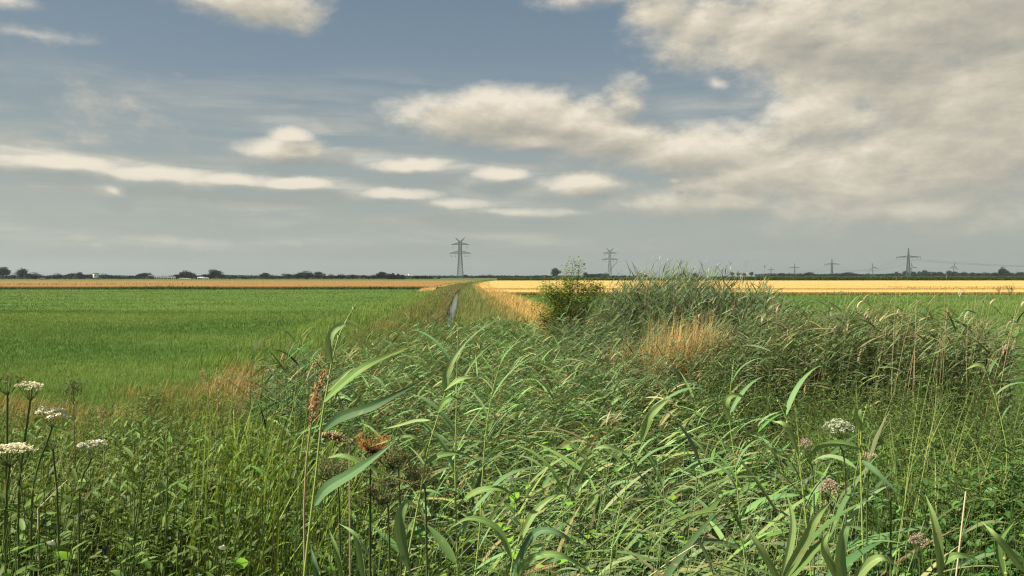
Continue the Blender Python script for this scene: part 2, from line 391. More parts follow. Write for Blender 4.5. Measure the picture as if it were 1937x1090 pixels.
def slab(name, m, u0, u1, y0, y1, h, absx=None, ny=40, kind='structure'):
    """a crop canopy or field sheet between ditch offsets u0..u1 (or absolute x) and y0..y1"""
    ys = np.linspace(y0, y1, ny); a = xc(ys) + u0 if absx is None or absx[0] is None else 0 * ys + absx[0]
    b = xc(ys) + u1 if absx is None or absx[1] is None else 0 * ys + absx[1]
    g = Geo(); z1 = 0 * ys + h; zb = 0 * ys + .0
    i = np.arange(ny - 1)[:, None] * 2
    g.add(np.stack([np.stack([a, ys, z1], 1), np.stack([b, ys, z1], 1)], 1), i + np.array([[0, 1, 3, 2]]), (1, 1, 1))
    if h > .05:
        for x in (a, b):
            g.add(np.stack([np.stack([x, ys, zb], 1), np.stack([x, ys, z1], 1)], 1), i + np.array([[0, 1, 3, 2]]), (1, 1, 1))
        for k in (0, -1):
            g.add([[a[k], ys[k], 0], [b[k], ys[k], 0], [b[k], ys[k], h], [a[k], ys[k], h]], [[0, 1, 2, 3]], (1, 1, 1))
    return tag(g.build(name, m), kind=kind)
slab('pasture', M['pasture_sheet'], -700, -4.2, 15, 158, .012)
slab('pasture', M['pasture_sheet'], 6.0, 700, 15, 107, .012)
slab('wheat_field', M['rye'], -900, -5.5, 159, 385, .62)
slab('wheat_field', M['wheat'], 5.2, 900, 108, 130, .5)
slab('wheat_field', M['wheat'], 5.0, 900, 134, 388, .62)
slab('meadow', M['pasture_sheet'], -1200, -6, 387, 640, .2)
slab('maize_field', M['maize'], 0, 0, 392, 440, 2.7, absx=(105, 1200), ny=3)
slab('maize_field', M['maize'], 0, 0, 392, 440, 1.9, absx=(-8, 104), ny=3)

def scatter(n, x0, x1, y0, y1, keep=None, view=True, pw=1.):
    y = y0 + (y1 - y0) * rng.uniform(0, 1, n) ** pw; x = U(x0, x1, n)
    k = np.ones(n, bool)
    if view: k &= np.abs(x) < .82 * y + 1.6
    if keep is not None: k &= keep(x, y)
    return x[k], y[k]
def fan(n, y0, y1, p, keep=None, side=0):
    """points in the view fan, density falling as y^-(p)"""
    r = rng.uniform(0, 1, n)
    y = (y0 ** (2 - p) + r * (y1 ** (2 - p) - y0 ** (2 - p))) ** (1 / (2 - p)) if abs(p - 2) > 1e-3 else y0 * (y1 / y0) ** r
    x = rng.uniform(-1, 1, n) * (.78 * y + 1.3)
    if side: x = np.abs(x) * side
    k = np.ones(n, bool) if keep is None else keep(x, y)
    return x[k], y[k]
def p3(x, y, dz=0.): return np.stack([x, y, gz(x, y) + dz], 1)
WIND = R(90)
def pn(x, y, s, seed=0):
    """cheap smooth patch noise in 0..1"""
    return .5 + .25 * (np.sin(x / s + seed + 1.7 * np.sin(y / s * .7 + seed)) + np.sin(y / s * 1.3 + 2.1 * seed + 1.3 * np.sin(x / s * .8)))

# ------------------------------------------------------------------ reeds
REED = np.array((.13, .22, .080)); REED2 = np.array((.22, .305, .105)); REEDB = np.array((.085, .18, .095)); DRY = np.array((.42, .31, .15)); GOLD = np.array((.62, .40, .14))
def reed_leaves(geo, pos, idx, H, col, nl=9, t0=.42, L=.42, W=.024, nseg=6, spread=1.0, waz=WIND, er=1.):
    N = len(idx)
    for j in range(nl):
        t = t0 + (.99 - t0) * (j + U(-.3, .3, N)) / (nl - .5); t = np.clip(t, .1, .99)
        s = 1 if j % 2 else -1
        az = waz + s * U(.0, .75, N) * spread + rng.normal(0, .28, N)
        flip = rng.uniform(0, 1, N) < .34; az = np.where(flip, az + np.pi, az)
        k = 1 - .35 * max(0, (j - nl + 3) / 3) - .15 * (j == 0)
        ll = L * U(.65, 1.25, N) * k
        up = j >= nl - 1
        th0 = U(.6, 1.4, N) if not up else U(.2, 1.1, N)
        th1 = th0 + rng.choice([.35, .8, 1.35], N, p=[.4, .35, .25]) * U(.6, 1.4, N)
        th0 = th0 * er; th1 = th1 * (.4 + .6 * er)
        c = jit(col, N, .26); tipd = rng.uniform(0, 1, N) < .10
        c = np.where(tipd[:, None], mixc(c, DRY, np.full(N, .6)), c)
        ribbons(geo, pos(idx, t), ll, W * U(.7, 1.3, N), az, th0, th1, c, nseg, roll=rng.normal(0, .35, N), fold=.3, prof=LEAF)
def reed_mass(name, x, y, top, col, label, nl=8, t0=.45, L=.4, W=.022, lean=(.02, .2), nseg=5, dead=.05, plume=.0, stemcol=None, hv=.42, er=1.):
    n = len(x); b = p3(x, y); H = np.maximum(top - b[:, 2], .5) * (1.08 - hv * rng.uniform(0, 1, n) ** 1.5)
    g = Geo(); c = jit(col if stemcol is None else stemcol, n, .12); dd = rng.uniform(0, 1, n) < dead
    c = np.where(dd[:, None], jit(DRY, n), c * 1.05)
    pos = stems(g, b, H, np.clip(y * .0004, .0028, .009), WIND + rng.normal(0, .5, n), U(*lean, n), c, 6, 3)
    live = np.where(~dd)[0]
    reed_leaves(g, pos, live, H, col, nl, t0, L, W, nseg, er=er)
    if plume:
        k = np.where(rng.uniform(0, 1, n) < plume)[0]
        for _ in range(7):
            ribbons(g, pos(k, np.full(len(k), .97)), U(.1, .22, len(k)), .018, WIND + rng.normal(0, .5, len(k)), U(0, .4, len(k)), U(.9, 2.3, len(k)), jit((.40, .30, .19), len(k)), 4, prof=OVATE)
    return tag(g.build(name, M['leaf']), label, 'reeds', kind='stuff')
def ditch_edge(y):   # limits of the near reed bed
    xl = np.interp(y, [2.3, 3.5, 6, 9, 12, 16, 20, 26, 30], [-.55, -.95, -1.95, -2.9, -3.9, -4.0, -3.7, -3.4, -3.3])
    xr = np.interp(y, [2.3, 3.5, 6, 9, 12, 16, 20, 26, 30], [1.1, 1.75, 2.5, 2.3, 1.7, 1.3, .9, .1, -1.0]); return xl, xr
def in_bed(x, y, m=0):
    a, b = ditch_edge(y); return (x > a - m) & (x < b + m) & (y > 2.3) & (y < 30)
def bed_top(x, y): return 1.42 + .36 * (1 - sst(y, 2.8, 5.5)) + .16 * np.sin(x * 2.1 + y) * np.cos(y * .9) - .28 * sst(y, 17, 29)
x, y = scatter(6000, -5, 3, 2.35, 29.5, in_bed, pw=1.15)
near = np.argsort(y)[:230]; rest = np.setdiff1d(np.arange(len(x)), near)
reed_mass('reed_bed', x[rest], y[rest], bed_top(x[rest], y[rest]), mixc(REED, REED2, pn(x[rest], y[rest], 1.3)).mean(0), 'dense bed of green reeds filling the ditch in front of the water', nl=8, L=.46, W=.031, plume=.02, t0=.45)
for i in near:
    b = p3(x[i:i + 1], y[i:i + 1]); H = (bed_top(x[i], y[i]) - b[0, 2]) * U(.70, 1.12, 1)
    g = Geo(); c = mixc(REED, REED2, [rng.uniform(0, 1)])
    pos = stems(g, b, H, .003, WIND + rng.normal(0, .4, 1), U(.02, .2, 1), c, 8, 5)
    r = g.build('reed', M['stem'], origin=b[0])
    tag(r, 'green arching reed stem in the thick of the near reed bed', 'reed', 'reeds of the near reed bed')
    g = Geo(); reed_leaves(g, pos, np.array([0]), H, c[0] * U(.8, 1.2), 8, .5, .46, .027, 9, 1.)
    g.V = [v - b[0] for v in g.V]
    g.build('foliage', M['leaf'], r)

for k in range(16):
    xx, yy = np.array([rng.uniform(-.75, -.05)]), np.array([rng.uniform(2.15, 2.9)]); b = p3(xx, yy); H = np.array([rng.uniform(1.75, 1.98)]) - b[0, 2]
    g = Geo(); c = mixc(REED, REED2, [rng.uniform(0, 1)]); pos = stems(g, b, H, .003, WIND + rng.normal(0, .4, 1), U(.04, .15, 1), c, 8, 5)
    r = g.build('reed', M['stem'], origin=b[0]); tag(r, 'shorter green reed around the stalks of the dark seed umbels', 'reed', 'short reeds round the seed umbels')
    g = Geo(); reed_leaves(g, pos, np.array([0]), H, c[0], 8, .6, .34, .024, 8, 1.); g.V = [v - b[0] for v in g.V]; g.build('foliage', M['leaf'], r)

# reed clumps on the right bank
def clump_top(x, y):
    q = x / y * 18; a = 2.86 - .15 * np.abs(q - 3.9) ** 1.5 - .07 * (q > 4.6) * (q - 4.6); return a + U(-.4, .34, len(x)) + .25 * np.sin(x * 2.3) * np.cos(y * 1.7)
x, y = scatter(3600, 1.9, 8.3, 15.5, 20.5, lambda x, y: (((x - 4.9) / 3.3) ** 2 + ((y - 18) / 2.8) ** 2 < 1) & (pn(x, y, .45, 6) > .25))
reed_mass('reed_clump', x, y, clump_top(x, y) - .2, (.15, .21, .10), 'tall grey-green reed clump rising above the horizon right of the bush', nl=10, t0=.35, L=.42, W=.024, lean=(.02, .2), plume=.03, dead=.10, er=.6)
x, y = scatter(4200, 3.0, 8.4, 8.6, 13.5, lambda x, y: (((x - 5.6) / 2.5) ** 2 + ((y - 11) / 2.4) ** 2 < 1) & (pn(x, y, .4, 9) > .28) & (x / y < .64))
reed_mass('reed_clump', x, y, 2.12 - .05 * (x - 5) ** 2 + .12 * np.sin(x * 5) + U(-.1, .22, len(x)), (.13, .185, .07), 'dry-stemmed reed clump with tan stalks at the right of the ditch', nl=10, t0=.3, L=.42, W=.022, lean=(.02, .34), dead=.07, plume=.02, stemcol=(.17, .21, .08))
x, y = scatter(1500, 3.2, 8.5, 12, 18, lambda x, y: (x / y > .24) & (x / y < .60) & (pn(x, y, .5, 13) > .3))
reed_mass('reed_fringe', x, y, 2.0 - .9 * np.clip(x / y - .33, 0, 1) - .35 * sst(x / y, .44, .56) + U(-.2, .2, len(x)), (.14, .20, .085), 'shaggy reeds running from the tall clump to the right-hand reed bank', nl=9, t0=.3, plume=.02)
x, y = scatter(1100, .8, 3.6, 10, 18, lambda x, y: (x > .5) )
reed_mass('reed_fringe', x, y, 1.45 + .3 * sst(x, 1.2, 3) + .25 * sst(y, 12, 16) + .4 * np.exp(-((x - 1.5) / .6) ** 2) * sst(y, 15, 17), (.14, .20, .085), 'loose reeds between the ditch and the tall reed clump', nl=8)
# blue-green sedgy reeds left of the near bed
x, y = scatter(560, -3.8, -1.2, 5.4, 9.4, lambda x, y: (((x + 2.2 + .25 * (y - 7.2)) / .42) ** 2 + ((y - 7.4) / 1.2) ** 2 < 1))
reed_mass('reed_tuft', x, y, 2.12 + U(-.2, .1, len(x)), (.08, .145, .052), 'dark blue-green reed tuft at the left edge of the reed bed', nl=9, t0=.3, L=.36, W=.019, lean=(.02, .12), er=.75)

# ------------------------------------------------------------------ undergrowth
def tall(x, y, h):
    """plant height that brings the tops h above the embankment's own fall"""
    return np.maximum(1.1 * (1 - sst(y, 2, 13)) + h - gz(x, y), .25)
def keep_left(x, y):
    a, _ = ditch_edge(y); u = x - xc(y); return (x < a + .25) & ((y < 13.5 + .8 * np.sin(x)) | (u > -5.2 + .4 * np.sin(y * .7)))
def keep_right(x, y):
    _, b = ditch_edge(y); return (x > b - .3) & (y < 15.5 + .5 * np.sin(x))
def herbs(name, x, y, H, label, col, L=.075, W=.024, nodes=9, nseg=3, stemr=.003, droop=(1.3, 2.0), prof=OVATE, matn='herb'):
    n = len(x); b = p3(x, y); g = Geo()
    az = U(0, 6.28, n); lean = U(.02, .2, n)
    pos = stems(g, b, H, stemr, WIND + rng.normal(0, 1, n), lean, jit(np.array(col) * .9, n), 4, 3)
    for k in range(nodes):
        t = np.clip(.28 + .7 * (k + U(-.3, .3, n)) / nodes, 0, .99)
        for s in range(2):
            f = 1 - .45 * k / nodes
            ribbons(g, pos(np.arange(n), t), L * f * U(.7, 1.3, n), W * f * U(.8, 1.2, n), az + k * 1.57 + s * np.pi + rng.normal(0, .2, n), U(.6, 1.1, n), U(*droop, n), jit(col, n, .16), nseg, roll=rng.normal(0, .3, n), fold=.35, prof=prof)
    return tag(g.build(name, M[matn]), label, 'undergrowth', kind='stuff')
def grasses(geo, x, y, H, W, col, per=1, lean=(.2, 1.1), waz=WIND, wspread=.9, r=.05, dz=0., nseg=4, tip=None, amt=.14):
    x = np.repeat(x, per) + rng.normal(0, r, len(x) * per); y = np.repeat(y, per) + rng.normal(0, r, len(y) * per)
    n = len(x); H = np.repeat(H, per) if np.ndim(H) else np.full(n, H)
    c = np.repeat(col, per, 0) if np.ndim(col) > 1 else np.tile(col, (n, 1))
    c = np.clip(c * (1 + rng.normal(0, amt, (n, 1))) * (1 + rng.normal(0, amt * .4, (n, 3))), .005, 1)
    ribbons(geo, p3(x, y, dz), H * U(.6, 1.2, n), W * U(.6, 1.4, n) if np.ndim(W) == 0 else np.repeat(W, per), waz + rng.normal(0, wspread, n), U(0, .25, n), U(*lean, n), c, nseg, roll=rng.normal(0, .3, n), tipcol=tip)
# left: nettles, cleavers and grasses
x, y = fan(4600, 2.1, 15, 1.25, keep_left, -1)
herbs('nettle_patch', x, y, tall(x, y, (.48 + .42 * pn(x, y, .45, 11)) * U(.75, 1.12, len(x)) + .2 * (1 - sst(y, 2.6, 4)) - .12 * sst(y, 7, 13)), 'dark green leafy nettles and weeds covering the near left bank', (.105, .16, .03), L=.12, W=.036, nodes=8, nseg=4)
x, y = scatter(120, -1.8, -.75, 1.75, 2.4, view=False)
herbs('nettle_patch', x, y, 2.14 - gz(x, y) + U(-.25, .12, len(x)), 'leafy weeds crowding round the stems of the white umbels', (.095, .165, .03), L=.10, W=.03, nodes=10, nseg=4)
x, y = scatter(110, -1.0, .3, 2.3, 3.4, view=False)
herbs('nettle_patch', x, y, 1.85 - gz(x, y) + U(-.35, .10, len(x)), 'leafy weeds below the rust-orange seed umbel', (.10, .175, .03), L=.10, W=.03, nodes=12, nseg=4)
x, y = fan(900, 2.1, 7, 1.25, lambda x, y: keep_left(x, y) & (pn(x, y, .6, 21) > .5), -1)
herbs('willow_weed', x, y, tall(x, y, U(.75, 1.0, len(x))), 'larger pale green lance-leaved weeds standing up among the nettles', (.13, .21, .045), L=.17, W=.032, nodes=9, nseg=4, droop=(1.0, 1.9))
x, y = fan(3000, 2.1, 9, 1.2, lambda x, y: keep_left(x, y) & (pn(x, y, .7, 3) > .52), -1)
herbs('bedstraw_patch', x, y, tall(x, y, U(.45, .8, len(x))), 'fine-leaved yellow-green weeds tangled among the nettles', (.105, .165, .03), L=.05, W=.009, nodes=10, nseg=2)
g = Geo()
x, y = fan(4200, 2.1, 15, 1.2, lambda x, y: keep_left(x, y) & (pn(x, y, .55, 7) > .5), -1)
grasses(g, x, y, tall(x, y, U(.5, 1.0, len(x))), .007, mixc((.15, .21, .035), (.24, .27, .06), pn(x, y, .8)), 5, lean=(.3, 1.9), wspread=1.5)
x, y = fan(1300, 3.2, 8, 1.2, lambda x, y: (x > -.34 * y - .4) & (x < ditch_edge(y)[0] + .2), -1)
grasses(g, x, y, tall(x, y, U(.7, 1.0, len(x))), .013, (.21, .29, .04), 5, lean=(.1, 1.1), wspread=1.2)
tag(g.build('tall_grass', M['grass']), 'mixed tall green grass growing through the weeds on the left bank', 'grass', kind='stuff')
g = Geo()
x, y = fan(420, 2.1, 13, 1.3, keep_left, -1)
grasses(g, x, y, tall(x, y, U(.6, 1.0, len(x))), .004, (.38, .30, .14), 3, lean=(.2, 1.9), r=.1, wspread=1.5)
def margin(x, y):
    u = x - xc(y)
    return ((y > 11.5) & (y < 16.5 + 1.2 * np.sin(x * .6)) & (u < -3)) | ((u > -5.4 + .4 * np.sin(y * .5)) & (u < -3.4) & (y > 12) & (y < 22))
x, y = scatter(14000, -14, -2, 11.5, 34, lambda x, y: margin(x, y) & (pn(x, y, 1.1, 2) > .33))
grasses(g, x, y, U(.25, .55, len(x)), .010, mixc((.42, .265, .12), (.28, .24, .08), pn(x, y, .9, 5)), 3, lean=(.3, 1.7), r=.12)
tag(g.build('dry_grass', M['dry']), 'tan withered grass along the edge of the left pasture', 'grass', kind='stuff')
# right: dark fine weeds, sedge, nettles
x, y = fan(5200, 3.4, 15.5, 1.0, lambda x, y: keep_right(x, y) & (y > 4.2) & ((x / y < .655) | (y < 7.5)), 1)
herbs('willowherb_patch', x, y, tall(x, y, (.65 + .6 * pn(x, y, .5, 12)) * U(.75, 1.1, len(x)) + .35 * sst(y, 6, 8)), 'dark fine-leaved weeds in front of the dry-stemmed reeds', (.10, .15, .035), L=.09, W=.016, nodes=12, nseg=3)
x, y = fan(2400, 2.3, 10, 1.2, lambda x, y: keep_right(x, y) & (x > .42 * y), 1)
herbs('bramble_patch', x, y, tall(x, y, U(.5, .9, len(x))), 'deep green broad-leaved weeds in the lower right corner', (.075, .15, .035), L=.11, W=.036, nodes=8, nseg=4)
g = Geo()
x, y = fan(3400, 2.3, 6.5, 1.2, lambda x, y: keep_right(x, y) & (x < .60 * y), 1)
grasses(g, x, y, tall(x, y, U(.5, .85, len(x))), .006, mixc((.19, .27, .03), (.22, .28, .05), pn(x, y, .6)), 9, lean=(1.0, 2.3), r=.03, nseg=5)
tag(g.build('sedge', M['grass']), 'bright yellow-green sedge drooping over at the lower right', 'sedge', kind='stuff')
g = Geo()
x, y = fan(3400, 2.3, 16, 1.0, lambda x, y: keep_right(x, y) & (pn(x, y, .6, 8) > .48) & ((x / y < .66) | (y < 8)), 1)
grasses(g, x, y, tall(x, y, U(.6, 1.15, len(x))), .0095, mixc((.13, .20, .045), (.21, .25, .07), pn(x, y, .8)), 4, lean=(.3, 2.0), wspread=1.5, nseg=5)
x, y = scatter(3800, 1.2, 9, 13, 22, lambda x, y: y < 21)
grasses(g, x, y, U(.6, 1.1, len(x)), .013, mixc((.10, .17, .06), (.16, .19, .07), pn(x, y, .8)), 5)
tag(g.build('tall_grass', M['grass']), 'rank green grass growing between the reeds and weeds on the right', 'grass', kind='stuff')
# dry golden grass patches on the right bank
g = Geo()
for cx_, cy_, rx, ry, n, h in ((2.68, 12.2, .62, .6, 470, 1.58), (2.45, 12.9, .9, .6, 260, 1.4), (1.8, 12.8, .35, .5, 170, 1.25), (3.3, 12.2, .4, .5, 120, 1.2)):
    a = U(0, 6.28, n); r_ = np.sqrt(rng.uniform(0, 1, n)); x = cx_ + rx * r_ * np.cos(a); y = cy_ + ry * r_ * np.sin(a)
    grasses(g, x, y, U(.75, 1.1, n) * h, .008, (.45, .285, .09), 4, lean=(.1, 1.1), r=.05, tip=(.52, .37, .17))
tag(g.build('dry_grass', M['dry']), 'golden dry grass patch leaning in front of the tall reed clump', 'grass', kind='stuff')
# tan standing stalks
g = Geo(); x, y = scatter(200, 3.2, 7.6, 7.5, 12.5, lambda x, y: (pn(x, y, .7, 1) > .35) & (x / y > .46) & (x / y < .65))
stems(g, p3(x, y), U(1.5, 2.35, len(x)), .004, WIND + rng.normal(0, .8, len(x)), U(.02, .25, len(x)), jit((.50, .40, .22), len(x)), 5, 3)
x, y = scatter(110, .5, 8, 8.5, 19)
stems(g, p3(x, y), U(1.4, 2.3, len(x)), .003, WIND + rng.normal(0, .5, len(x)), U(.05, .3, len(x)), jit((.42, .42, .22), len(x)), 5, 3)
x, y = scatter(34, 2.9, 6.2, 16.5, 19.5, view=False)
pos = stems(g, p3(x, y), U(2.2, 2.8, len(x)), .0045, WIND + rng.normal(0, .5, len(x)), U(0, .12, len(x)), jit((.42, .44, .28), len(x)), 5, 3)
ribbons(g, pos(np.arange(len(x)), np.full(len(x), .99)), .13, .018, WIND + rng.normal(0, .6, len(x)), .2, U(.4, 1.8, len(x)), jit((.42, .38, .27), len(x)), 4, prof=OVATE)
tag(g.build('dry_grass', M['dry']), 'thin bleached stalks standing up among the right-hand reeds', 'stalks', kind='stuff')
# arching seed heads above the right-hand reeds
g = Geo(); x, y = scatter(20, 3.6, 8.6, 8.5, 13.5)
pos = stems(g, p3(x, y), 2.15 - p3(x, y)[:, 2] + U(0, .45, len(x)), .0035, WIND, U(.05, .4, len(x)), jit((.36, .36, .18), len(x)), 6, 3)
for _ in range(3): ribbons(g, pos(np.arange(len(x)), np.full(len(x), .99)), U(.14, .24, len(x)), .022, WIND + rng.normal(0, .25, len(x)), .25, U(1.7, 2.7, len(x)), jit((.50, .40, .26), len(x)), 6, prof=OVATE)
tag(g.build('grass_heads', M['dry']), 'pale drooping seed heads arching over the right-hand reeds', 'grass', kind='stuff')

# banks of the ditch further off
g = Geo()
def bank(n, ua, ub, y0, y1, h, cols, w, per=4, p=1.4, wetbias=0):
    r = rng.uniform(0, 1, n); y = (y0 ** (1 - p) + r * (y1 ** (1 - p) - y0 ** (1 - p))) ** (1 / (1 - p)); u = U(ua, ub, n); x = xc(y) + u
    f = pn(x, y, 1.6, 4); grasses(g, x, y, U(.6, 1.1, n) * h, w * np.sqrt(np.repeat(1, n) * y / 30), mixc(cols[0], cols[1], f), per, lean=(.15, 1.3), r=.09, nseg=3)
bank(9000, -3.6, -.8, 22, 380, .62, ((.12, .18, .04), (.22, .20, .06)), .022)
bank(4500, -7.5, -3.6, 22, 200, .4, ((.13, .22, .04), (.20, .26, .06)), .02)
bank(10000, .75, 4.2, 24, 380, .95, ((.14, .18, .045), (.21, .22, .07)), .024)
bank(3500, -1.2, -.6, 30, 300, 1.05, ((.13, .14, .045), (.20, .17, .06)), .03)
bank(3500, .55, 1.2, 30, 300, 1.0, ((.13, .18, .045), (.20, .20, .06)), .028)
bank(120, -.9, .9, 28, 80, 1.0, ((.12, .17, .05), (.18, .19, .06)), .02, per=6)
tag(g.build('bank_grass', M['grass']), 'olive and brown rank grass on both banks of the ditch', 'grass', kind='stuff')
g = Geo()
bank(9000, 3.2, 7.4, 27, 300, .9, ((.50, .34, .11), (.42, .29, .11)), .022)
bank(1300, -6.5, -4.2, 130, 380, .8, ((.60, .41, .15), (.52, .36, .15)), .022)
tag(g.build('dry_grass', M['dry']), 'strip of golden grass running along the right bank to the horizon', 'grass', kind='stuff')

# pasture blades
g = Geo()
def pasture(side, n, y0, y1, h, w, per, keep):
    x, y = fan(n, y0, y1, 1.75, keep, side)
    f = np.clip(1.5 * (pn(x, y * .6, 7, 1) * .45 + pn(x, y, 1.9, 2) * .25 + pn(x * .15, y, 3, 6) * .3) - .25, 0, 1); grasses(g, x, y, h * U(.7, 1.3, len(x)), w * (y / 20), mixc((.07, .14, .030), (.17, .23, .058), f), per, lean=(.2, 1.4), r=.1, nseg=2, dz=0.)
pasture(-1, 70000, 13.5, 60, .13, .011, 3, lambda x, y: (x - xc(y) < -4.4))
pasture(-1, 26000, 55, 158, .17, .011, 2, lambda x, y: (x - xc(y) < -4.8))
pasture(1, 42000, 15, 107, .26, .012, 3, lambda x, y: (x - xc(y) > 6))
tag(g.build('pasture_grass', M['pasture']), 'short green grass of the pastures on both sides of the ditch', 'grass', kind='stuff')
g = Geo()   # taller fringe before the tan field, weeds in the tramline
n = 5200; x = U(-150, -15, n); y = 157.5 + rng.normal(0, .6, n)
grasses(g, x, y, U(.5, .95, n) * (.55 + .6 * pn(x, y, 7)), .12, (.055, .095, .028), 2, lean=(.1, .6), r=.2, nseg=2)
n = 2600; x = U(-6, 95, n); y = 107.5 + rng.normal(0, .5, n)
grasses(g, x, y, U(.3, .6, n), .1, (.10, .14, .035), 2, lean=(.1, .6), r=.2, nseg=2)
n = 1500; x = U(20, 100, n); y = 132 + rng.normal(0, .7, n); k = pn(x, y, 12, 2) > .45
grasses(g, x[k], y[k], U(.5, .85, k.sum()), .11, (.13, .14, .04), 2, lean=(.1, .6), r=.2, nseg=2)
n = 1500; x = U(35, 130, n); y = 146 + rng.normal(0, 3, n); k = pn(x, y, 9, 5) > .55
ribbons(g, np.stack([x[k], y[k], .5 + 0 * x[k]], 1), U(.2, .4, k.sum()), .12, U(0, 6.28, k.sum()), 0., .5, jit((.16, .15, .045), k.sum()), 2)
n = 2600; x = U(-190, -20, n); y = 200 + rng.normal(0, 16, n); k = pn(x * .3, y, 9, 8) > .68
ribbons(g, np.stack([x[k], y[k], .55 + 0 * x[k]], 1), U(.2, .45, k.sum()), .18, U(0, 6.28, k.sum()), 0., .5, jit((.11, .12, .04), k.sum()), 2)
tag(g.build('field_margin', M['grass']), 'dark weedy grass fringe between the pastures and the ripe fields', 'grass', kind='stuff')
g = Geo()   # ears standing out of the ripe crop
def ears(n, x0, x1, y0, y1, z, c0, c1, w, h=.16):
    y = y0 * (y1 / y0) ** rng.uniform(0, 1, n); x = U(x0, x1, n); k = np.abs(x) < .74 * y; x, y = x[k], y[k]; n = len(x); k = x - xc(y); q = (np.abs(k) > 5.3); x, y = x[q], y[q]; n = len(x)
    b = np.stack([x, y, np.full(n, z - .1)], 1)
    ribbons(g, b, h * U(.5, 1.4, n), w * U(.6, 1.5, n) * y / 150, WIND + rng.normal(0, 1, n), 0., U(.3, 1.2, n), jit(mixc(c0, c1, pn(x, y, 9)), n, .12), 2)
ears(26000, -340, -14, 159.3, 383, .62, (.27, .155, .05), (.35, .22, .08), .16)
ears(9000, -6, 100, 108.2, 130, .5, (.52, .35, .09), (.70, .50, .15), .10)
ears(20000, -9, 285, 134.2, 385, .62, (.48, .31, .095), (.66, .46, .165), .14)
for (a, b_, yy, z, c) in ((-130, -15, 158.8, .62, (.26, .155, .055)), (-1, 85, 107.8, .5, (.42, .27, .08)), (-1, 100, 133.8, .62, (.42, .27, .08))):
    n = 5200; x = U(a, b_, n)
    ribbons(g, np.stack([x, yy + rng.normal(0, .15, n), 0 * x], 1), (z + .06) * U(.8, 1.1, n), .06, WIND + rng.normal(0, 1, n), 0., U(.1, .5, n), jit(c, n, .2), 2)
tag(g.build('wheat_ears', M['crop']), 'ripe ears standing out of the tan and golden grain fields', 'grain', kind='stuff')
g = Geo()   # maize leaves
n = 26000; x = U(-8, 300, n); y = 391.5 + 10 * rng.uniform(0, 1, n) ** 2; top = np.where(x > 104, 2.8, 1.95); z = top * rng.uniform(.05, 1, n) ** .6
ribbons(g, np.stack([x, y, z - .25], 1), U(.5, .95, n), U(.10, .2, n), U(0, 6.28, n), U(.1, .5, n), U(.9, 2.0, n), jit(mixc((.05, .11, .025), (.16, .20, .05), rng.uniform(0, 1, n)), n, .2), 3)
n = 7000; x = U(-8, 300, n); ribbons(g, np.stack([x, 391 + 0 * x, 0 * x], 1), U(.3, .9, n), .12, U(0, 6.28, n), .1, .8, jit((.25, .26, .07), n, .2), 2)
tag(g.build('maize_leaves', M['crop']), 'dark green maize standing beyond the golden field', 'maize', kind='stuff')

# ------------------------------------------------------------------ hero reeds in front of the lens
def hero(name_label, D, stem, leaves, auto=0, seed=0, r=.0032, top=None):
    """a reed given by its stem in the picture at distance D; every leaf is a part"""
    global rng
    pts = spline([P(px, py, D + (0 if len(s_) == 0 else s_[0])) for px, py, *s_ in stem], 26)
    low = pts[0].copy(); gr = gz(low[0], low[1]); base = np.array([low[0] - .03, low[1], float(gr)])
    pts = np.vstack([base, (base + low) / 2, pts])
    e = empty('reed', base); tag(e, name_label, 'reed', 'single reeds standing close to the lens')
    g = Geo(); tube(g, pts, np.linspace(r, r * .35, len(pts)), (.24, .32, .08), 7)
    for q in range(6, 28, 5): tube(g, [pts[q] - (0, 0, .003), pts[q] + (0, 0, .003)], r * 1.35, (.30, .36, .12), 7)
    g.V = [v - base for v in g.V]; g.build('stem', M['stem'], e, smooth=True)
    for lf in leaves:
        p = [P(a, b, D + dz) for a, b, dz in lf['p']]
        g = Geo(); path_leaf(g, p, lf['w'] / F * D, lf.get('c', (.15, .26, .10)), lf.get('tip'), lf.get('tilt', .5), twist=lf.get('tw', 0), fold=lf.get('f', .3))
        g.V = [v - base for v in g.V]; g.build('leaf', M['leaf'], e, smooth=True)
    rs = np.random.default_rng(seed + 11); old = rng; rng = rs
    for j in range(auto):
        t = .12 + .84 * (j + .5) / auto; q = pts[int(2 + t * 25)]
        az = WIND + (1 if j % 2 else -1) * rs.uniform(.1, .8) + (np.pi if rs.uniform() < .22 else 0)
        g = Geo(); ribbons(g, q[None], rs.uniform(.2, .34) * (1.15 - .35 * t), rs.uniform(.014, .022), az, rs.uniform(.3, .6), rs.uniform(1.2, 2.1), (np.array((.15, .26, .10)) * rs.uniform(.8, 1.15))[None], 10, roll=rs.normal(0, .3), fold=.3, prof=LEAF)
        g.V = [v - base for v in g.V]; g.build('leaf', M['leaf'], e, smooth=True)
    if top:
        g = Geo(); ribbons(g, pts[-1:][:], top, .006, WIND, .45, .7, [(.2, .3, .1)], 6, prof=LEAF); g.V = [v - base for v in g.V]; g.build('leaf', M['leaf'], e)
    rng = old
    return e
BG = (.10, .18, .08); LG = (.23, .32, .11); MG = (.16, .26, .075)
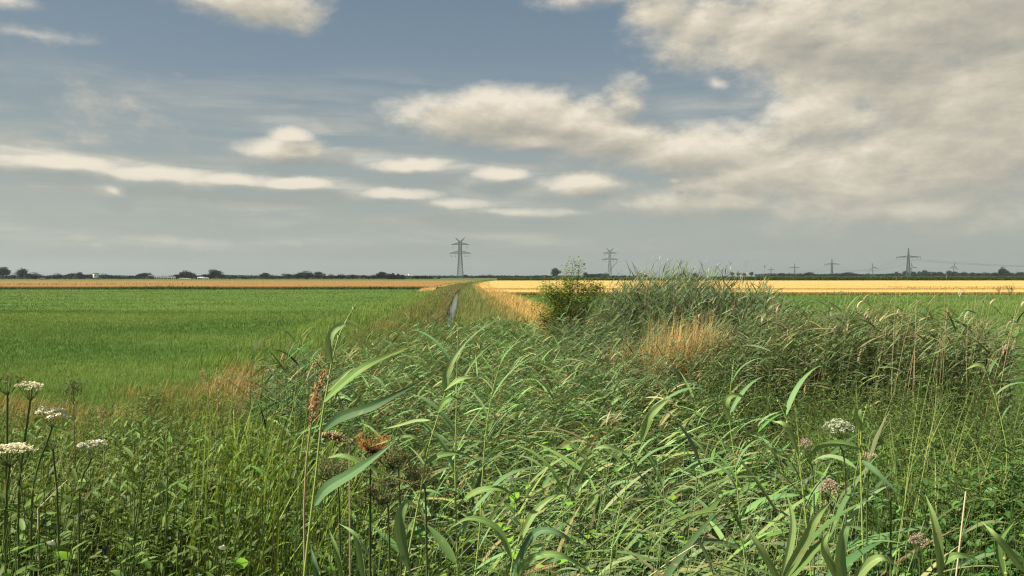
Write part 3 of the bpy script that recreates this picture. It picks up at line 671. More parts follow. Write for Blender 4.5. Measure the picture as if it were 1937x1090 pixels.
hero('tallest near reed with broad leaves blown right, pale drooping top leaf', 1.7,
     [(574, 1105), (583, 1020), (597, 905), (608, 800), (618, 740), (628, 685), (640, 640), (656, 605), (676, 572)],
     [dict(p=[(628, 688, 0), (622, 660, -.02), (626, 633, -.03), (641, 617, -.02), (660, 609, .02), (678, 616, .05), (694, 637, .07)], w=15, c=(.27, .37, .15), tilt=.2),
      dict(p=[(611, 762, 0), (638, 734, -.03), (688, 694, -.05), (740, 670, 0), (792, 650, .06)], w=19, c=MG, tip=(.3, .26, .08), tilt=.75),
      dict(p=[(608, 818, 0), (642, 790, -.03), (700, 770, -.06), (752, 745, -.05), (806, 716, 0)], w=19, c=(.09, .16, .07), tilt=.3),
      dict(p=[(593, 958, 0), (616, 925, -.04), (660, 898, -.08), (704, 868, -.1), (750, 833, -.1)], w=23, c=(.12, .21, .09), tilt=.5),
      dict(p=[(620, 866, .12), (648, 862, .1), (690, 878, .1), (735, 900, .12), (800, 920, .15)], w=11, c=MG, tip=(.35, .22, .1), tilt=.9),
      dict(p=[(618, 742, 0), (636, 725, .03), (662, 700, .06), (684, 695, .08)], w=9, c=LG, tilt=.7)], seed=1)
hero('near reed with yellowish stem leaning right beside the tallest reed', 2.0,
     [(762, 1110), (778, 1020), (790, 960), (802, 892), (812, 842), (828, 790), (842, 742), (856, 700), (880, 655)],
     [dict(p=[(841, 745, 0), (845, 708, -.02), (862, 672, -.02), (893, 634, 0)], w=15, c=(.22, .32, .13), tilt=.4),
      dict(p=[(838, 740, 0), (862, 722, -.03), (884, 714, -.03), (912, 716, 0)], w=11, c=LG, tilt=.8),
      dict(p=[(827, 782, 0), (838, 762, -.02), (856, 752, -.02), (872, 757, 0)], w=13, c=MG, tilt=.6),
      dict(p=[(815, 795, 0), (785, 796, .02), (750, 806, .03), (722, 812, .06)], w=8, c=LG, tilt=.8),
      dict(p=[(808, 845, 0), (780, 826, -.02), (740, 832, -.03), (700, 846, -.03)], w=9, c=LG, tilt=.9),
      dict(p=[(800, 880, 0), (830, 862, .0), (870, 858, .02), (905, 872, .04)], w=12, c=MG, tilt=.8),
      dict(p=[(776, 1085, 0), (758, 1020, -.05), (757, 975, -.08), (772, 950, -.08), (790, 962, -.05)], w=21, c=(.17, .27, .11), tilt=.1)], seed=2)
hero('straight upright slender reed in the middle of the reed bed', 2.3, [(866, 1110), (863, 980), (861, 870), (864, 740), (866, 618)], [
      dict(p=[(862, 960, 0), (900, 930, -.05), (950, 925, -.06), (985, 950, -.02)], w=15, c=MG, tilt=.9)], auto=9, seed=3)
hero('slim reed bending right, just right of the straight upright reed', 2.5, [(896, 1110), (907, 1004), (916, 852), (930, 748), (958, 650)], [], auto=9, seed=4)
hero('near reed leaning right below the golden grass patch', 3.1, [(1150, 1110), (1164, 1000), (1194, 892), (1234, 798), (1268, 735)], [
      dict(p=[(1192, 860, 0), (1150, 845, -.05), (1120, 850, -.05)], w=12, c=LG, tilt=.9),
      dict(p=[(1212, 836, 0), (1228, 790, -.05), (1252, 765, -.06), (1270, 752, -.05)], w=14, c=LG, tilt=.4)], auto=8, seed=5)
hero('tall thin reed right of centre with drooping leaf halfway', 2.9, [(1414, 1110), (1398, 960), (1390, 870), (1379, 780), (1388, 680)], [
      dict(p=[(1384, 800, 0), (1374, 775, -.03), (1378, 752, -.03), (1400, 748, 0), (1426, 770, .05)], w=13, c=LG, tilt=.5)], auto=6, seed=6)
hero('upright reed with one pale vertical leaf beside the pale seed umbel', 2.6, [(1634, 1110), (1630, 960), (1628, 860), (1630, 805), (1640, 764)], [
      dict(p=[(1629, 815, 0), (1624, 795, -.02), (1626, 775, -.02), (1640, 764, .02)], w=14, c=LG, tilt=.1),
      dict(p=[(1629, 870, 0), (1660, 895, -.05), (1700, 935, -.08)], w=13, c=BG, tilt=.5),
      dict(p=[(1628, 850, 0), (1590, 838, 0), (1550, 846, 0), (1512, 880, .0)], w=13, c=MG, tilt=.6)], auto=0, seed=7)
hero('reed leaning left in front of the pink-brown flower heads', 2.6, [(1536, 1110), (1522, 960), (1510, 870), (1490, 800), (1468, 750)], [
      dict(p=[(1510, 860, 0), (1494, 815, -.03), (1478, 800, -.03), (1460, 798, 0)], w=13, c=LG, tilt=.6)], auto=3, seed=8)
hero('nearest reed at the bottom edge with a fan of broad upright blades', 2.0, [(1470, 1180), (1480, 1120), (1500, 1060), (1520, 1010)], [
      dict(p=[(1480, 1100, 0), (1515, 1040, -.03), (1545, 980, -.05), (1575, 945, 0)], w=21, c=LG, tilt=.3),
      dict(p=[(1476, 1110, 0), (1530, 1050, -.03), (1580, 1000, -.05)], w=18, c=MG, tilt=.5),
      dict(p=[(1480, 1110, 0), (1440, 1040, -.03), (1405, 985, -.02)], w=15, c=LG, tilt=.4),
      dict(p=[(1475, 1120, 0), (1500, 1000, .05), (1487, 930, .08)], w=15, c=(.24, .34, .12), tilt=.1)], seed=9)
hero('reed at the bottom edge with pale leaf tips beneath the dry pink head', 1.9, [(1590, 1190), (1600, 1130), (1610, 1080)], [
      dict(p=[(1602, 1130, 0), (1590, 1060, -.03), (1600, 1000, -.05), (1620, 985, 0)], w=22, c=(.20, .31, .11), tilt=.2),
      dict(p=[(1604, 1120, 0), (1640, 1070, -.03), (1672, 1055, -.05), (1705, 1080, 0)], w=17, c=LG, tilt=.7),
      dict(p=[(1600, 1120, 0), (1560, 1040, -.03), (1570, 1000, -.02)], w=17, c=LG, tilt=.3)], seed=10)
hero('reed in the lower right with broad pointed blade above the tan stalk', 2.1, [(1785, 1190), (1780, 1120), (1772, 1050), (1760, 980)], [
      dict(p=[(1780, 1100, 0), (1776, 1030, -.03), (1765, 975, -.03), (1750, 935, 0)], w=18, c=LG, tilt=.2),
      dict(p=[(1775, 1070, 0), (1810, 1050, -.03), (1850, 1060, 0)], w=14, c=MG, tilt=.7)], seed=12)
hero('reed at the lower right corner with long leaf slanting to the frame edge', 1.9, [(1900, 1190), (1905, 1120), (1900, 1050)], [
      dict(p=[(1940, 1085, 0), (1910, 1045, -.03), (1880, 1010, -.04), (1855, 985, 0)], w=17, c=LG, tilt=.4),
      dict(p=[(1903, 1100, 0), (1890, 1030, 0), (1920, 985, 0)], w=15, c=MG, tilt=.4)], seed=13)
hero('short reed with crossing leaves at the bottom edge left of centre', 2.0, [(655, 1180), (650, 1110), (645, 1060)], [
      dict(p=[(648, 1100, 0), (636, 1040, -.02), (622, 1000, 0)], w=10, c=MG, tilt=.3),
      dict(p=[(690, 1110, 0), (680, 1050, -.02), (670, 1010, -.03), (640, 990, 0)], w=12, c=(.19, .29, .11), tilt=.5),
      dict(p=[(600, 1110, 0), (596, 1070, -.02), (588, 1035, 0)], w=13, c=BG, tilt=.2)], seed=14)
hero('reed with long leaves curving right along the bottom edge', 2.1, [(960, 1190), (965, 1120), (970, 1060), (985, 1010)], [
      dict(p=[(962, 1120, 0), (1000, 1060, -.03), (1060, 1050, -.05), (1120, 1085, 0)], w=17, c=MG, tilt=.8),
      dict(p=[(965, 1090, 0), (1010, 1010, -.03), (1060, 1010, -.05), (1100, 1040, 0)], w=15, c=BG, tilt=.7),
      dict(p=[(970, 1060, 0), (940, 1000, 0), (890, 980, 0), (850, 1000, 0)], w=14, c=MG, tilt=.8),
      dict(p=[(980, 1030, 0), (1010, 970, 0), (1050, 940, 0), (1090, 935, 0)], w=14, c=LG, tilt=.7)], seed=15)
hero('thin reed topped with a leaf above the right-hand weeds near the pasture', 4.5, [(1905, 850), (1890, 780), (1875, 730), (1860, 690)], [
      dict(p=[(1868, 705, 0), (1850, 690, 0), (1825, 700, 0)], w=9, c=LG, tilt=.7)], auto=3, seed=16)

# ------------------------------------------------------------------ umbels and flowers
def blob(geo, c, r, col, n=10, s=1., flat_=1.):
    """a cluster of small petals round c"""
    d = rng.normal(0, 1, (n, 3)); d /= np.linalg.norm(d, axis=1)[:, None]; d[:, 2] *= flat_
    p = c + d * r * U(.5, 1, (n, 1)); w = r * .42 * s
    az = U(0, 6.28, n)
    ribbons(geo, p - [0, 0, w / 2], w, w, az, U(.3, 1.2, n), U(1., 2., n), jit(col, n, .12), 2, prof=OVATE)
def umbel_plant(label, D, c, w, h, heads_col, stem_px, kind='hogweed', n=24, dome=.25, tiltx=0., stemcol=(.13, .18, .06), fl=14, sz=.011, fuzz=0.):
    """flat or domed umbel on a ribbed stem: parts stem, flower_head"""
    C = P(*c, D); root = P(*stem_px, D + .15); b = np.array([root[0], root[1], float(gz(root[0], root[1]))])
    e = empty(kind, b); tag(e, label, 'umbel plant')
    g = Geo(); hub = C - (0, 0, .045 if not fuzz else .03); rad = w / F * D / 2
    tube(g, spline([b, (b + root) / 2, root, hub], 14), np.linspace(.0048, .003, 14), np.array(stemcol) * .7, 7)
    g.V = [v - b for v in g.V]; g.build('stem', M['stem'], e, smooth=True)
    g = Geo(); k = np.arange(n); rr = rad * np.sqrt((k + .5) / n); a = k * 2.39996
    tops = C + np.stack([rr * np.cos(a), rr * np.sin(a), rad * dome * (1 - (rr / rad) ** 2) + tiltx * rr * np.cos(a) + rng.normal(0, .002 + fuzz * rad, n)], 1)
    for q in tops: tube(g, spline([hub, (hub + q) / 2 + (0, 0, -.006), q], 5), .0009, stemcol, 3)
    for q in tops: blob(g, q, sz * 1.25, heads_col, int(fl * 2.6), 1.15, h)
    g.V = [v - b for v in g.V]; g.build('flower_head', M['flower'], e)
    return e
CRM = (.80, .76, .60)
umbel_plant('creamy white umbel at the left frame edge, level with the weeds', 2.0, (18, 852), 78, .5, (.82, .76, .52), (10, 1000), n=30, sz=.008)
umbel_plant('white umbel tilted down to the right against the left pasture edge', 2.2, (98, 781), 58, .5, CRM, (60, 960), n=11, tiltx=-.25, sz=.0095)
umbel_plant('white umbel standing alone in the nettles, farthest right of the white umbels', 2.3, (172, 842), 56, .5, CRM, (150, 960), n=12, sz=.0085)
umbel_plant('topmost white umbel seen against the green pasture', 2.2, (57, 730), 42, .5, (.82, .76, .55), (35, 960), n=14, tiltx=-.22, sz=.008)
umbel_plant('greenish unopened umbel at the left frame edge above the white umbels', 2.2, (14, 720), 60, .5, (.16, .17, .06), (12, 960), n=16, sz=.007)
umbel_plant('greenish yellow umbel going over among the nettles', 2.4, (100, 826), 52, .5, (.24, .24, .06), (110, 980), n=12, sz=.006)
umbel_plant('rust-orange seed umbel behind the crossing reed leaves', 2.1, (706, 826), 60, 1.0, (.36, .16, .05), (700, 960), n=46, dome=-.9, stemcol=(.08, .10, .04), fl=10, sz=.0075)
for (c, w, lb) in (((742, 868), 62, 'dark seed umbel just right below the rust-orange one'), ((628, 892), 74, 'dark brown seed umbel beside the tallest near reed stem'), ((722, 935), 84, 'broad dark green seed umbel below the crossing reed leaves'), ((792, 905), 66, 'dark seed umbel beside the yellowish reed stem')):
    umbel_plant(lb, 2.25, c, w, .8, (.17, .155, .065), (c[0] + 15, c[1] + 110), n=70, dome=.5, stemcol=(.12, .16, .06), fl=6, sz=.0075, fuzz=.22)
umbel_plant('pale green-white seed umbel of rounded knobs on the right', 3.1, (1586, 812), 56, .9, (.48, .52, .36), (1600, 940), n=22, dome=.55, fl=22, sz=.0105)
umbel_plant('faded pink-brown flower head on the right, largest of its kind', 2.8, (1566, 926), 38, .9, (.50, .36, .29), (1600, 1050), kind='agrimony', n=26, dome=1.0, fl=12, sz=.008)
umbel_plant('small faded pink-brown flower head left of the pale seed umbel', 3.2, (1524, 842), 26, .9, (.42, .30, .25), (1540, 950), kind='agrimony', n=16, dome=.8, fl=10, sz=.007)
umbel_plant('faded pinkish flower head near the bottom right', 2.5, (1738, 1026), 36, .9, (.42, .30, .24), (1740, 1120), kind='agrimony', n=18, dome=.9, fl=9, sz=.007)
umbel_plant('small buff flower head between the pale umbel and the leafless stems', 3.0, (1645, 862), 30, .9, (.55, .42, .28), (1640, 980), kind='agrimony', n=9, dome=.3, fl=8, sz=.007)
umbel_plant('greenish white flower cluster low on the right', 2.6, (1682, 925), 14, .9, (.5, .52, .34), (1685, 1010), kind='agrimony', n=7, dome=.8, fl=8, sz=.006)
def bindweed(label, px, py, D, r=.013):
    c = P(px, py, D); e = empty('bindweed', c - (0, 0, .25)); tag(e, label, 'flower', 'white bindweed flowers')
    g = Geo(); n = 15; V = [(0, 0, 0)]
    ring = []
    for k, (rr, dz) in enumerate(((.15, -.8), (.35, -.3), (.75, .05), (1., .08))):
        for i in range(n):
            a = i * 2 * np.pi / n; s = 1 + (.06 * np.sin(5 * a) if k == 3 else 0)
            ring.append((rr * r * s * np.cos(a), -dz * r, rr * r * s * np.sin(a)))
    V = np.array(ring); th = .5; V = np.stack([V[:, 0], V[:, 1] * np.cos(th) - V[:, 2] * np.sin(th), V[:, 1] * np.sin(th) + V[:, 2] * np.cos(th)], 1) * [1, 1, .75]
    Q = [[k * n + i, k * n + (i + 1) % n, (k + 1) * n + (i + 1) % n, (k + 1) * n + i] for k in range(3) for i in range(n)]
    g.add(V + [0, 0, .25], Q, (.85, .85, .82)); g.build('flower_head', M['flower'], e, smooth=True)
    g = Geo(); tube(g, spline([(0, .02, .24), (.02, .03, .12), (-.02, .06, 0), (.01, .08, -.3)], 10), .0012, (.1, .2, .04), 4)
    m = 9; b = np.stack([rng.normal(0, .04, m), .03 + rng.normal(0, .02, m), U(-.2, .2, m)], 1)
    ribbons(g, b, .05, .035, U(0, 6.28, m), .8, 1.7, jit((.16, .30, .03), m, .1), 4, fold=.2, prof=OVATE)
    g.build('stem', M['leaf'], e)
bindweed('white bindweed flower nearest the left corner at the bottom edge', 97, 1027, 2.05)
bindweed('white bindweed flower in the weeds at the bottom, left of the reeds', 421, 1036, 2.1)
bindweed('white bindweed flower among the reed leaves at centre', 967, 906, 2.4, .014)
# bindweed leaves and dock heads near the front
g = Geo(); x, y = fan(700, 2.2, 5.5, 1.2, None); k = (x > -.9) ; x, y = x[k], y[k]; n = len(x)
ribbons(g, np.stack([x, y, U(1.0, 1.75, n) - .2 * (y < 3)], 1), U(.035, .06, n), U(.03, .045, n), U(0, 6.28, n), U(.7, 1.4, n), U(1.6, 2.4, n), jit((.16, .30, .03), n, .15), 4, fold=.2, prof=OVATE)
tag(g.build('bindweed_leaves', M['herb']), 'bright heart-shaped bindweed leaves climbing in the near reeds', 'bindweed', kind='stuff')
def panicle(label, D, pts, col, w=.03, stemcol=(.35, .28, .14), kind='grass_plume', n=90):
    p = spline([P(a, b, D) for a, b in pts], 16); b = np.array([p[0][0], p[0][1] + .05, float(gz(p[0][0], p[0][1]))])
    e = empty(kind, b); tag(e, label, 'seed head')
    g = Geo(); tube(g, np.vstack([b, p]), np.linspace(.003, .0012, 17), stemcol, 5); g.V = [v - b for v in g.V]; g.build('stem', M['stem'], e)
    g = Geo(); t = rng.integers(7, 16, n); q = p[t] + rng.normal(0, w * .25, (n, 3))
    ribbons(g, q, U(.015, .035, n), .004, WIND + rng.normal(0, 1.2, n), U(0, .8, n), U(1., 2.5, n), jit(col, n, .2), 3, prof=OVATE)
    g.V = [v - b for v in g.V]; g.build('plume', M['dry'], e)
panicle('brown drooping plume left of the tallest near reed', 1.9, [(575, 960), (580, 870), (590, 790), (598, 745), (612, 712)], (.42, .27, .15), .028, n=170)
panicle('dry straw plume lying beside the rust-orange umbel', 2.2, [(660, 830), (650, 836), (630, 832), (610, 828)], (.50, .40, .22), .007, n=220)
panicle('dark brown dock spike standing against the left pasture', 4.5, [(141, 830), (140, 790), (139, 750), (136, 725)], (.10, .085, .05), .13, (.1, .08, .04), 'dock', 420)
panicle('reddish seed plume among the nettles on the left', 4.0, [(196, 850), (194, 815), (192, 790), (190, 775)], (.34, .22, .13), .04, n=90)
panicle('tan seed plume at the edge of the withered grass', 5.0, [(398, 790), (392, 750), (386, 720), (380, 705)], (.42, .30, .17), .05, n=120)
panicle('curling tan seed head above the blue-green reed tuft', 5.0, [(408, 830), (412, 780), (412, 740), (408, 700)], (.34, .30, .12), .04, n=60)
# single tan stalk bottom right
def stalk(label, D, pts, col, r=.0025):
    p = spline([P(a, b, D) for a, b in pts], 10); b = np.array([p[0][0], p[0][1], float(gz(p[0][0], p[0][1]))]); g = Geo(); tube(g, np.vstack([b, p]), r, col, 6)
    o = g.build('dry_stalk', M['stem'], origin=b); tag(o, label, 'stalk')
stalk('bleached dry stalk standing at the lower right', 2.3, [(1806, 1110), (1812, 1060), (1820, 990), (1827, 930)], (.50, .42, .25))
stalk('bleached stalk lying slantwise at the bottom of the reeds', 2.6, [(1215, 1100), (1270, 1060), (1322, 1027)], (.45, .38, .22), .002)
stalk('pale broken stalk slanting among the left weeds', 2.6, [(72, 962), (100, 935), (128, 908)], (.50, .42, .30), .002)

# ------------------------------------------------------------------ the bush
def bush():
    base = np.array([1.62, 20.3, float(gz(1.62, 20.3))]); e = empty('bush', base)
    tag(e, 'leafy shrub with a tall top sprig against the horizon, left of the tall reeds', 'bush')
    gt = Geo(); gl = Geo(); tips = []
    S = 20.3 / F
    # branch ends in picture pixels
    ends = [(1083, 497, 0), (1072, 512, .1), (1096, 500, .0), (1038, 527, .2), (1030, 545, 0), (1052, 528, -.3), (1068, 530, .3), (1098, 524, -.2), (1110, 533, .3), (1122, 534, 0), (1130, 545, .2), (1136, 548, -.1),
            (1046, 548, -.4), (1062, 545, .4), (1080, 540, -.5), (1095, 545, .5), (1110, 552, -.4), (1034, 566, .3), (1050, 572, -.5), (1070, 570, -.6), (1090, 572, -.6), (1105, 575, -.3), (1040, 590, -.2), (1018, 588, -.2), (1060, 592, -.6), (1085, 590, -.6), (1028, 605, -.1), (1100, 560, .4), (1060, 560, .6), (1045, 560, .5), (1075, 555, 0)]
    for px, py, dy in ends:
        q = P(px, py, 20.3 + dy); mid = base * .55 + q * .45 + (rng.normal(0, .1), rng.normal(0, .1), .1)
        c = spline([base + rng.normal(0, .04, 3) * [1, 1, 0], mid, q], 12); c[1:-1] += rng.normal(0, .02, (10, 3)); tube(gt, c, np.linspace(.022, .004, 12), (.12, .09, .05), 5); tips.append(c)
    gt.V = [v - base for v in gt.V]; gt.build('trunk', M['bark'], e)
    for k, c in enumerate(tips):
        lo = 8 if k < 3 else 4; top = k < 3
        for j in range(9 if not top else 6):
            s = rng.integers(lo if not top else 9, 12); q = c[s]
            r = rng.uniform(.10, .18) if not top else .10; m = 90 if not top else 40
            o = rng.normal(0, r, (m, 3)) * [1, 1, .75]
            ribbons(gl, q + o, U(.05, .095, m), U(.028, .042, m), U(0, 6.28, m), U(.6, 1.3, m), U(1.4, 2.3, m), jit(mixc((.10, .16, .03), (.27, .33, .05), np.clip(.3 + .5 * rng.normal(0, .5, m) + (.4 if k < 14 else 0), 0, 1)), m, .15), 3, fold=.2, prof=OVATE)  # upper branches lighter yellow-green: the crown's lit side put into the leaf colour
    gl.V = [v - base for v in gl.V]; gl.build('crown', M['herb'], e)
bush()
def weed(label, px, py, Y, h, n=8):
    b = P(px, py, Y); b[2] = gz(b[0], b[1]); e = empty('dock', b); tag(e, label, 'weed', 'dark docks standing in the golden field'); g = Geo()
    for k in range(n):
        a = rng.normal(0, .28); q = np.array([math.sin(a) * h, rng.normal(0, .1), h * rng.uniform(.7, 1)]); tube(g, spline([(0, 0, 0), q * .5 + (0, 0, .1), q], 8), .02, (.10, .07, .04), 4)
    g.build('stem', M['stem'], e); g2 = Geo()
    m = 200; q = rng.normal(0, 1, (m, 3)) * [.25 * h, .15, .2 * h] + [0, 0, .68 * h]; ribbons(g2, q, .10, .05, U(0, 6.28, m), .5, 1.5, jit((.13, .085, .045), m, .2), 2, prof=OVATE); g2.build('foliage', M['dry'], e)
weed('dark brown dock standing in the golden field near the right frame edge', 1912, 562, 103, 1.7, 9)
weed('dark dock clump left of its twin in the golden field', 1890, 562, 103, 1.5, 6)

# ------------------------------------------------------------------ far trees
def tree_proto(kind, rs):
    """unit-height crown and trunk meshes"""
    gl = Geo(); gt = Geo(); tube(gt, [(0, 0, 0), (.01, 0, .3), (0, .01, .55)], [.035, .028, .015], (.08, .06, .04), 6)
    if kind == 'round': L = [(rs.normal(0, .14), rs.normal(0, .14), .52 + rs.normal(0, .14), rs.uniform(.17, .25)) for _ in range(9)] + [(0, 0, .72, .25)]
    elif kind == 'wide': L = [(rs.normal(0, .30), rs.normal(0, .2), .42 + rs.normal(0, .13), rs.uniform(.16, .26)) for _ in range(13)] + [(0, 0, .7, .27)]
    elif kind == 'stalk': L = [(rs.normal(0, .16), rs.normal(0, .1), .70 + rs.normal(0, .12), rs.uniform(.12, .19)) for _ in range(8)] + [(rs.normal(0, .3), 0, .22, .2) for _ in range(3)]
    elif kind == 'ball': L = [(rs.normal(0, .05), rs.normal(0, .05), z, .24) for z in (.5, .6, .7)]
    else: L = [(rs.normal(0, .05), rs.normal(0, .05), z, .30 * (1.05 - z)) for z in np.linspace(.15, .9, 9)]
    for x, y, z, r in L:
        tube(gt, [(0, 0, .35), (x * .6, y * .6, (z + .35) / 2), (x, y, z)], [.015, .01, .005], (.08, .06, .04), 4)
        n = 230; d = rs.normal(0, 1, (n, 3)); d /= np.linalg.norm(d, axis=1)[:, None]; p = np.array([x, y, z]) + d * r * rs.uniform(.5, 1.08, (n, 1)); p[:, 2] = np.maximum(p[:, 2], .03)
        ribbons(gl, p, rs.uniform(.06, .10, n), rs.uniform(.06, .10, n), rs.uniform(0, 6.28, n), rs.uniform(.3, 1.4, n), rs.uniform(1.3, 2.4, n), np.clip(np.array((.035, .06, .022)) * (1 + rs.normal(0, .18, (n, 1))), .01, 1), 2, prof=OVATE)
    c = gl.build('crown', M['tree']); t = gt.build('trunk', M['bark']); m = (c.data, t.data)
    bpy.data.objects.remove(c); bpy.data.objects.remove(t); return m
protos = {k: [tree_proto(k, np.random.default_rng(10 * i + j)) for j in range(3)] for i, k in enumerate(('round', 'wide', 'stalk', 'ball', 'spire'))}
def tree(px, top, wpx, Y, kind='round', label=None, group='trees along the far horizon'):
    b = P(px, 523, Y); h = ((523 - top) * 1.25 + 1) / F * Y + CAMZ; e = empty('tree', (b[0], Y, 0), rng.uniform(0, 6.28) if kind != 'stalk' else 0)
    wd = wpx / F * Y; unit = {'round': .75, 'wide': 1.25, 'stalk': .8, 'ball': .55, 'spire': .5}[kind]
    cm, tm = protos[kind][rng.integers(0, 3)]
    for nm, me in (('crown', cm), ('trunk', tm)):
        o = bpy.data.objects.new(nm, me); COL.objects.link(o); o.parent = e
    e.scale = (wd / unit, wd / unit, h); tag(e, label or 'dark green tree in the tree line on the far horizon', 'tree', group); return e
T = [(5, 510, 20, 'round', 'tall dark tree at the left frame edge on the horizon'), (41, 511, 20, 'round', 'tall high-crowned tree second from the left frame edge'), (22, 521, 18), (52, 520, 16), (66, 517, 26, 'wide'), (88, 523, 16), (108, 518.5, 26, 'wide'), (122, 521, 16), (134, 519, 16), (151, 517.5, 16, 'stalk'), (160, 521, 12), (172, 519.5, 18), (196, 519, 24, 'wide'), (212, 522, 20), (228, 523, 26, 'wide'), (248, 522, 13), (258, 523.5, 14), (271, 518.5, 22),
     (290, 522.5, 20), (305, 522.5, 24, 'wide'), (322, 522, 18), (334, 521, 14), (351, 514, 28, 'wide', 'broad-crowned tree standing high above the left tree line'), (372, 523, 20), (387, 520, 14), (396, 518, 14), (407, 513.5, 20, 'round', 'tall rounded tree right of the broad-crowned one on the left horizon'), (420, 521, 16), (434, 524, 18), (442, 522.5, 10), (458, 523.5, 24, 'wide'), (480, 523.5, 24, 'wide'),
     (503, 518.5, 16), (517, 523, 18), (530, 523, 18), (546, 520, 22), (563, 520, 14), (581, 514.5, 40, 'wide', 'widest grove-like tree at the centre of the left horizon'), (602, 517, 18), (614, 521, 12), (626, 520, 22), (645, 519.8, 28, 'wide'), (667, 520.5, 26, 'wide'), (687, 522, 14), (698, 524, 20), (706, 520.5, 22), (724, 517, 18), (736, 519.5, 14, 'spire'), (744, 518.5, 10, 'spire'), (752, 519.5, 10, 'spire'), (760, 521, 12, 'spire'), (790, 522.5, 18), (804, 522.5, 18), (814, 522, 10),
     (829, 525, 8), (846, 525, 12), (862, 525, 8), (881, 521, 11), (893, 524, 12), (904, 523.5, 12), (914, 521, 18), (926, 520.5, 18), (940, 522, 20), (958, 522.5, 24, 'wide'), (978, 522, 22), (998, 523, 20), (1015, 522, 16), (1030, 522, 16), (1050, 511.5, 15, 'round', 'tall tree rising just behind the left side of the bush'), (1108, 517.5, 14, 'spire'), (1121, 520, 16), (1132, 519.5, 20), (1146, 517.5, 12), (1162, 521.5, 12), (1176, 522, 14), (1192, 522.5, 16)]
for q in T:
    px, top, w = q[:3]; k = q[3] if len(q) > 3 else random.choice(['round', 'wide']); lb = q[4] if len(q) > 4 else None
    Y = 690 + rng.uniform(0, 60) if px < 830 else 1050 + rng.uniform(0, 80)
    tree(px, top, w * 1.3, Y, k, lb)
T2 = [(1218, 521, 14), (1290, 519, 10), (1314, 518, 12), (1385, 516.3, 8, 'ball'), (1396, 516.5, 7, 'ball'), (1408, 518, 11, 'ball'), (1421, 516, 8, 'ball'), (1450, 521, 12), (1462, 520.5, 14), (1477, 519, 20), (1494, 518, 24, 'wide'), (1512, 518, 26, 'wide'), (1528, 517.6, 18), (1545, 521, 20), (1560, 521.5, 18), (1580, 519.3, 22), (1600, 517.6, 24), (1616, 519.5, 20), (1640, 522, 20), (1668, 520, 26, 'wide'), (1684, 519.5, 20),
      (1696, 516, 9), (1712, 515.5, 13), (1727, 515.8, 14), (1738, 515.2, 8), (1749, 514.6, 13), (1757, 517, 10), (1768, 517, 14), (1778, 517, 14), (1794, 514.2, 12), (1806, 516.5, 14), (1822, 517.5, 16), (1840, 518, 14), (1852, 518, 14), (1868, 518, 16), (1880, 518, 14), (1896, 508.8, 20, 'wide', 'largest round tree on the right horizon, near the frame edge'), (1912, 517.5, 16), (1928, 517.5, 18), (1944, 517.5, 18)]
for q in T2:
    px, top, w = q[:3]; k = q[3] if len(q) > 3 else 'round'; lb = q[4] if len(q) > 4 else None
    if k == 'ball': lb = 'small ball-shaped tree in the row of four on the right horizon'
    tree(px, top, w * 1.15, 1300 + rng.uniform(0, 100) if px < 1880 or px > 1905 else 1000, k, lb, 'row of four ball-shaped trees' if k == 'ball' else 'trees along the far horizon')
# far-off wood behind the single trees
g = Geo()
def wood(px0, px1, Y, top, n):
    a, b = P(px0, 523, Y)[0], P(px1, 523, Y)[0]; x = U(a, b, n); h = (523 - top) / F * Y + CAMZ
    z = rng.uniform(0, 1, n) * h * (.75 + .35 * pn(x, 0 * x, 22, 3)); r = U(.9, 2.2, n) * Y / 1000
    ribbons(g, np.stack([x, Y + rng.normal(0, 8, n), z], 1), r * 1.3, r * 1.3, U(0, 6.28, n), U(.2, 1.2, n), U(1., 2.2, n), jit((.03, .055, .022), n, .15), 2, prof=OVATE)
wood(-60, 820, 800, 522.4, 15000); wood(820, 1210, 1200, 522.8, 8000); wood(1430, 2000, 1500, 519.0, 9000)
tag(g.build('woods', M['tree']), 'low dark far-off wood closing the horizon behind the single trees', 'wood', kind='stuff')

# ------------------------------------------------------------------ pylons, cables, turbines, huts
def lattice(geo, wz, sec, r=.22):
    """square tapering lattice mast: wz = [(z, half width)]"""
    pz = np.array([a for a, b in wz]); pw = np.array([b for a, b in wz]); zs = sec
    W = np.interp(zs, pz, pw)
    for sx, sy in ((-1, -1), (1, -1), (1, 1), (-1, 1)):
        for i in range(len(zs) - 1): bar(geo, (sx * W[i], sy * W[i], zs[i]), (sx * W[i + 1], sy * W[i + 1], zs[i + 1]), r)
    cs = [(-1, -1), (1, -1), (1, 1), (-1, 1)]
    for i in range(len(zs) - 1):
        for k in range(4):
            a, b = cs[k], cs[(k + 1) % 4]
            bar(geo, (a[0] * W[i], a[1] * W[i], zs[i]), (b[0] * W[i + 1], b[1] * W[i + 1], zs[i + 1]), r * .6)
            bar(geo, (b[0] * W[i], b[1] * W[i], zs[i]), (a[0] * W[i + 1], a[1] * W[i + 1], zs[i + 1]), r * .6)
            bar(geo, (a[0] * W[i + 1], a[1] * W[i + 1], zs[i + 1]), (b[0] * W[i + 1], b[1] * W[i + 1], zs[i + 1]), r * .55)
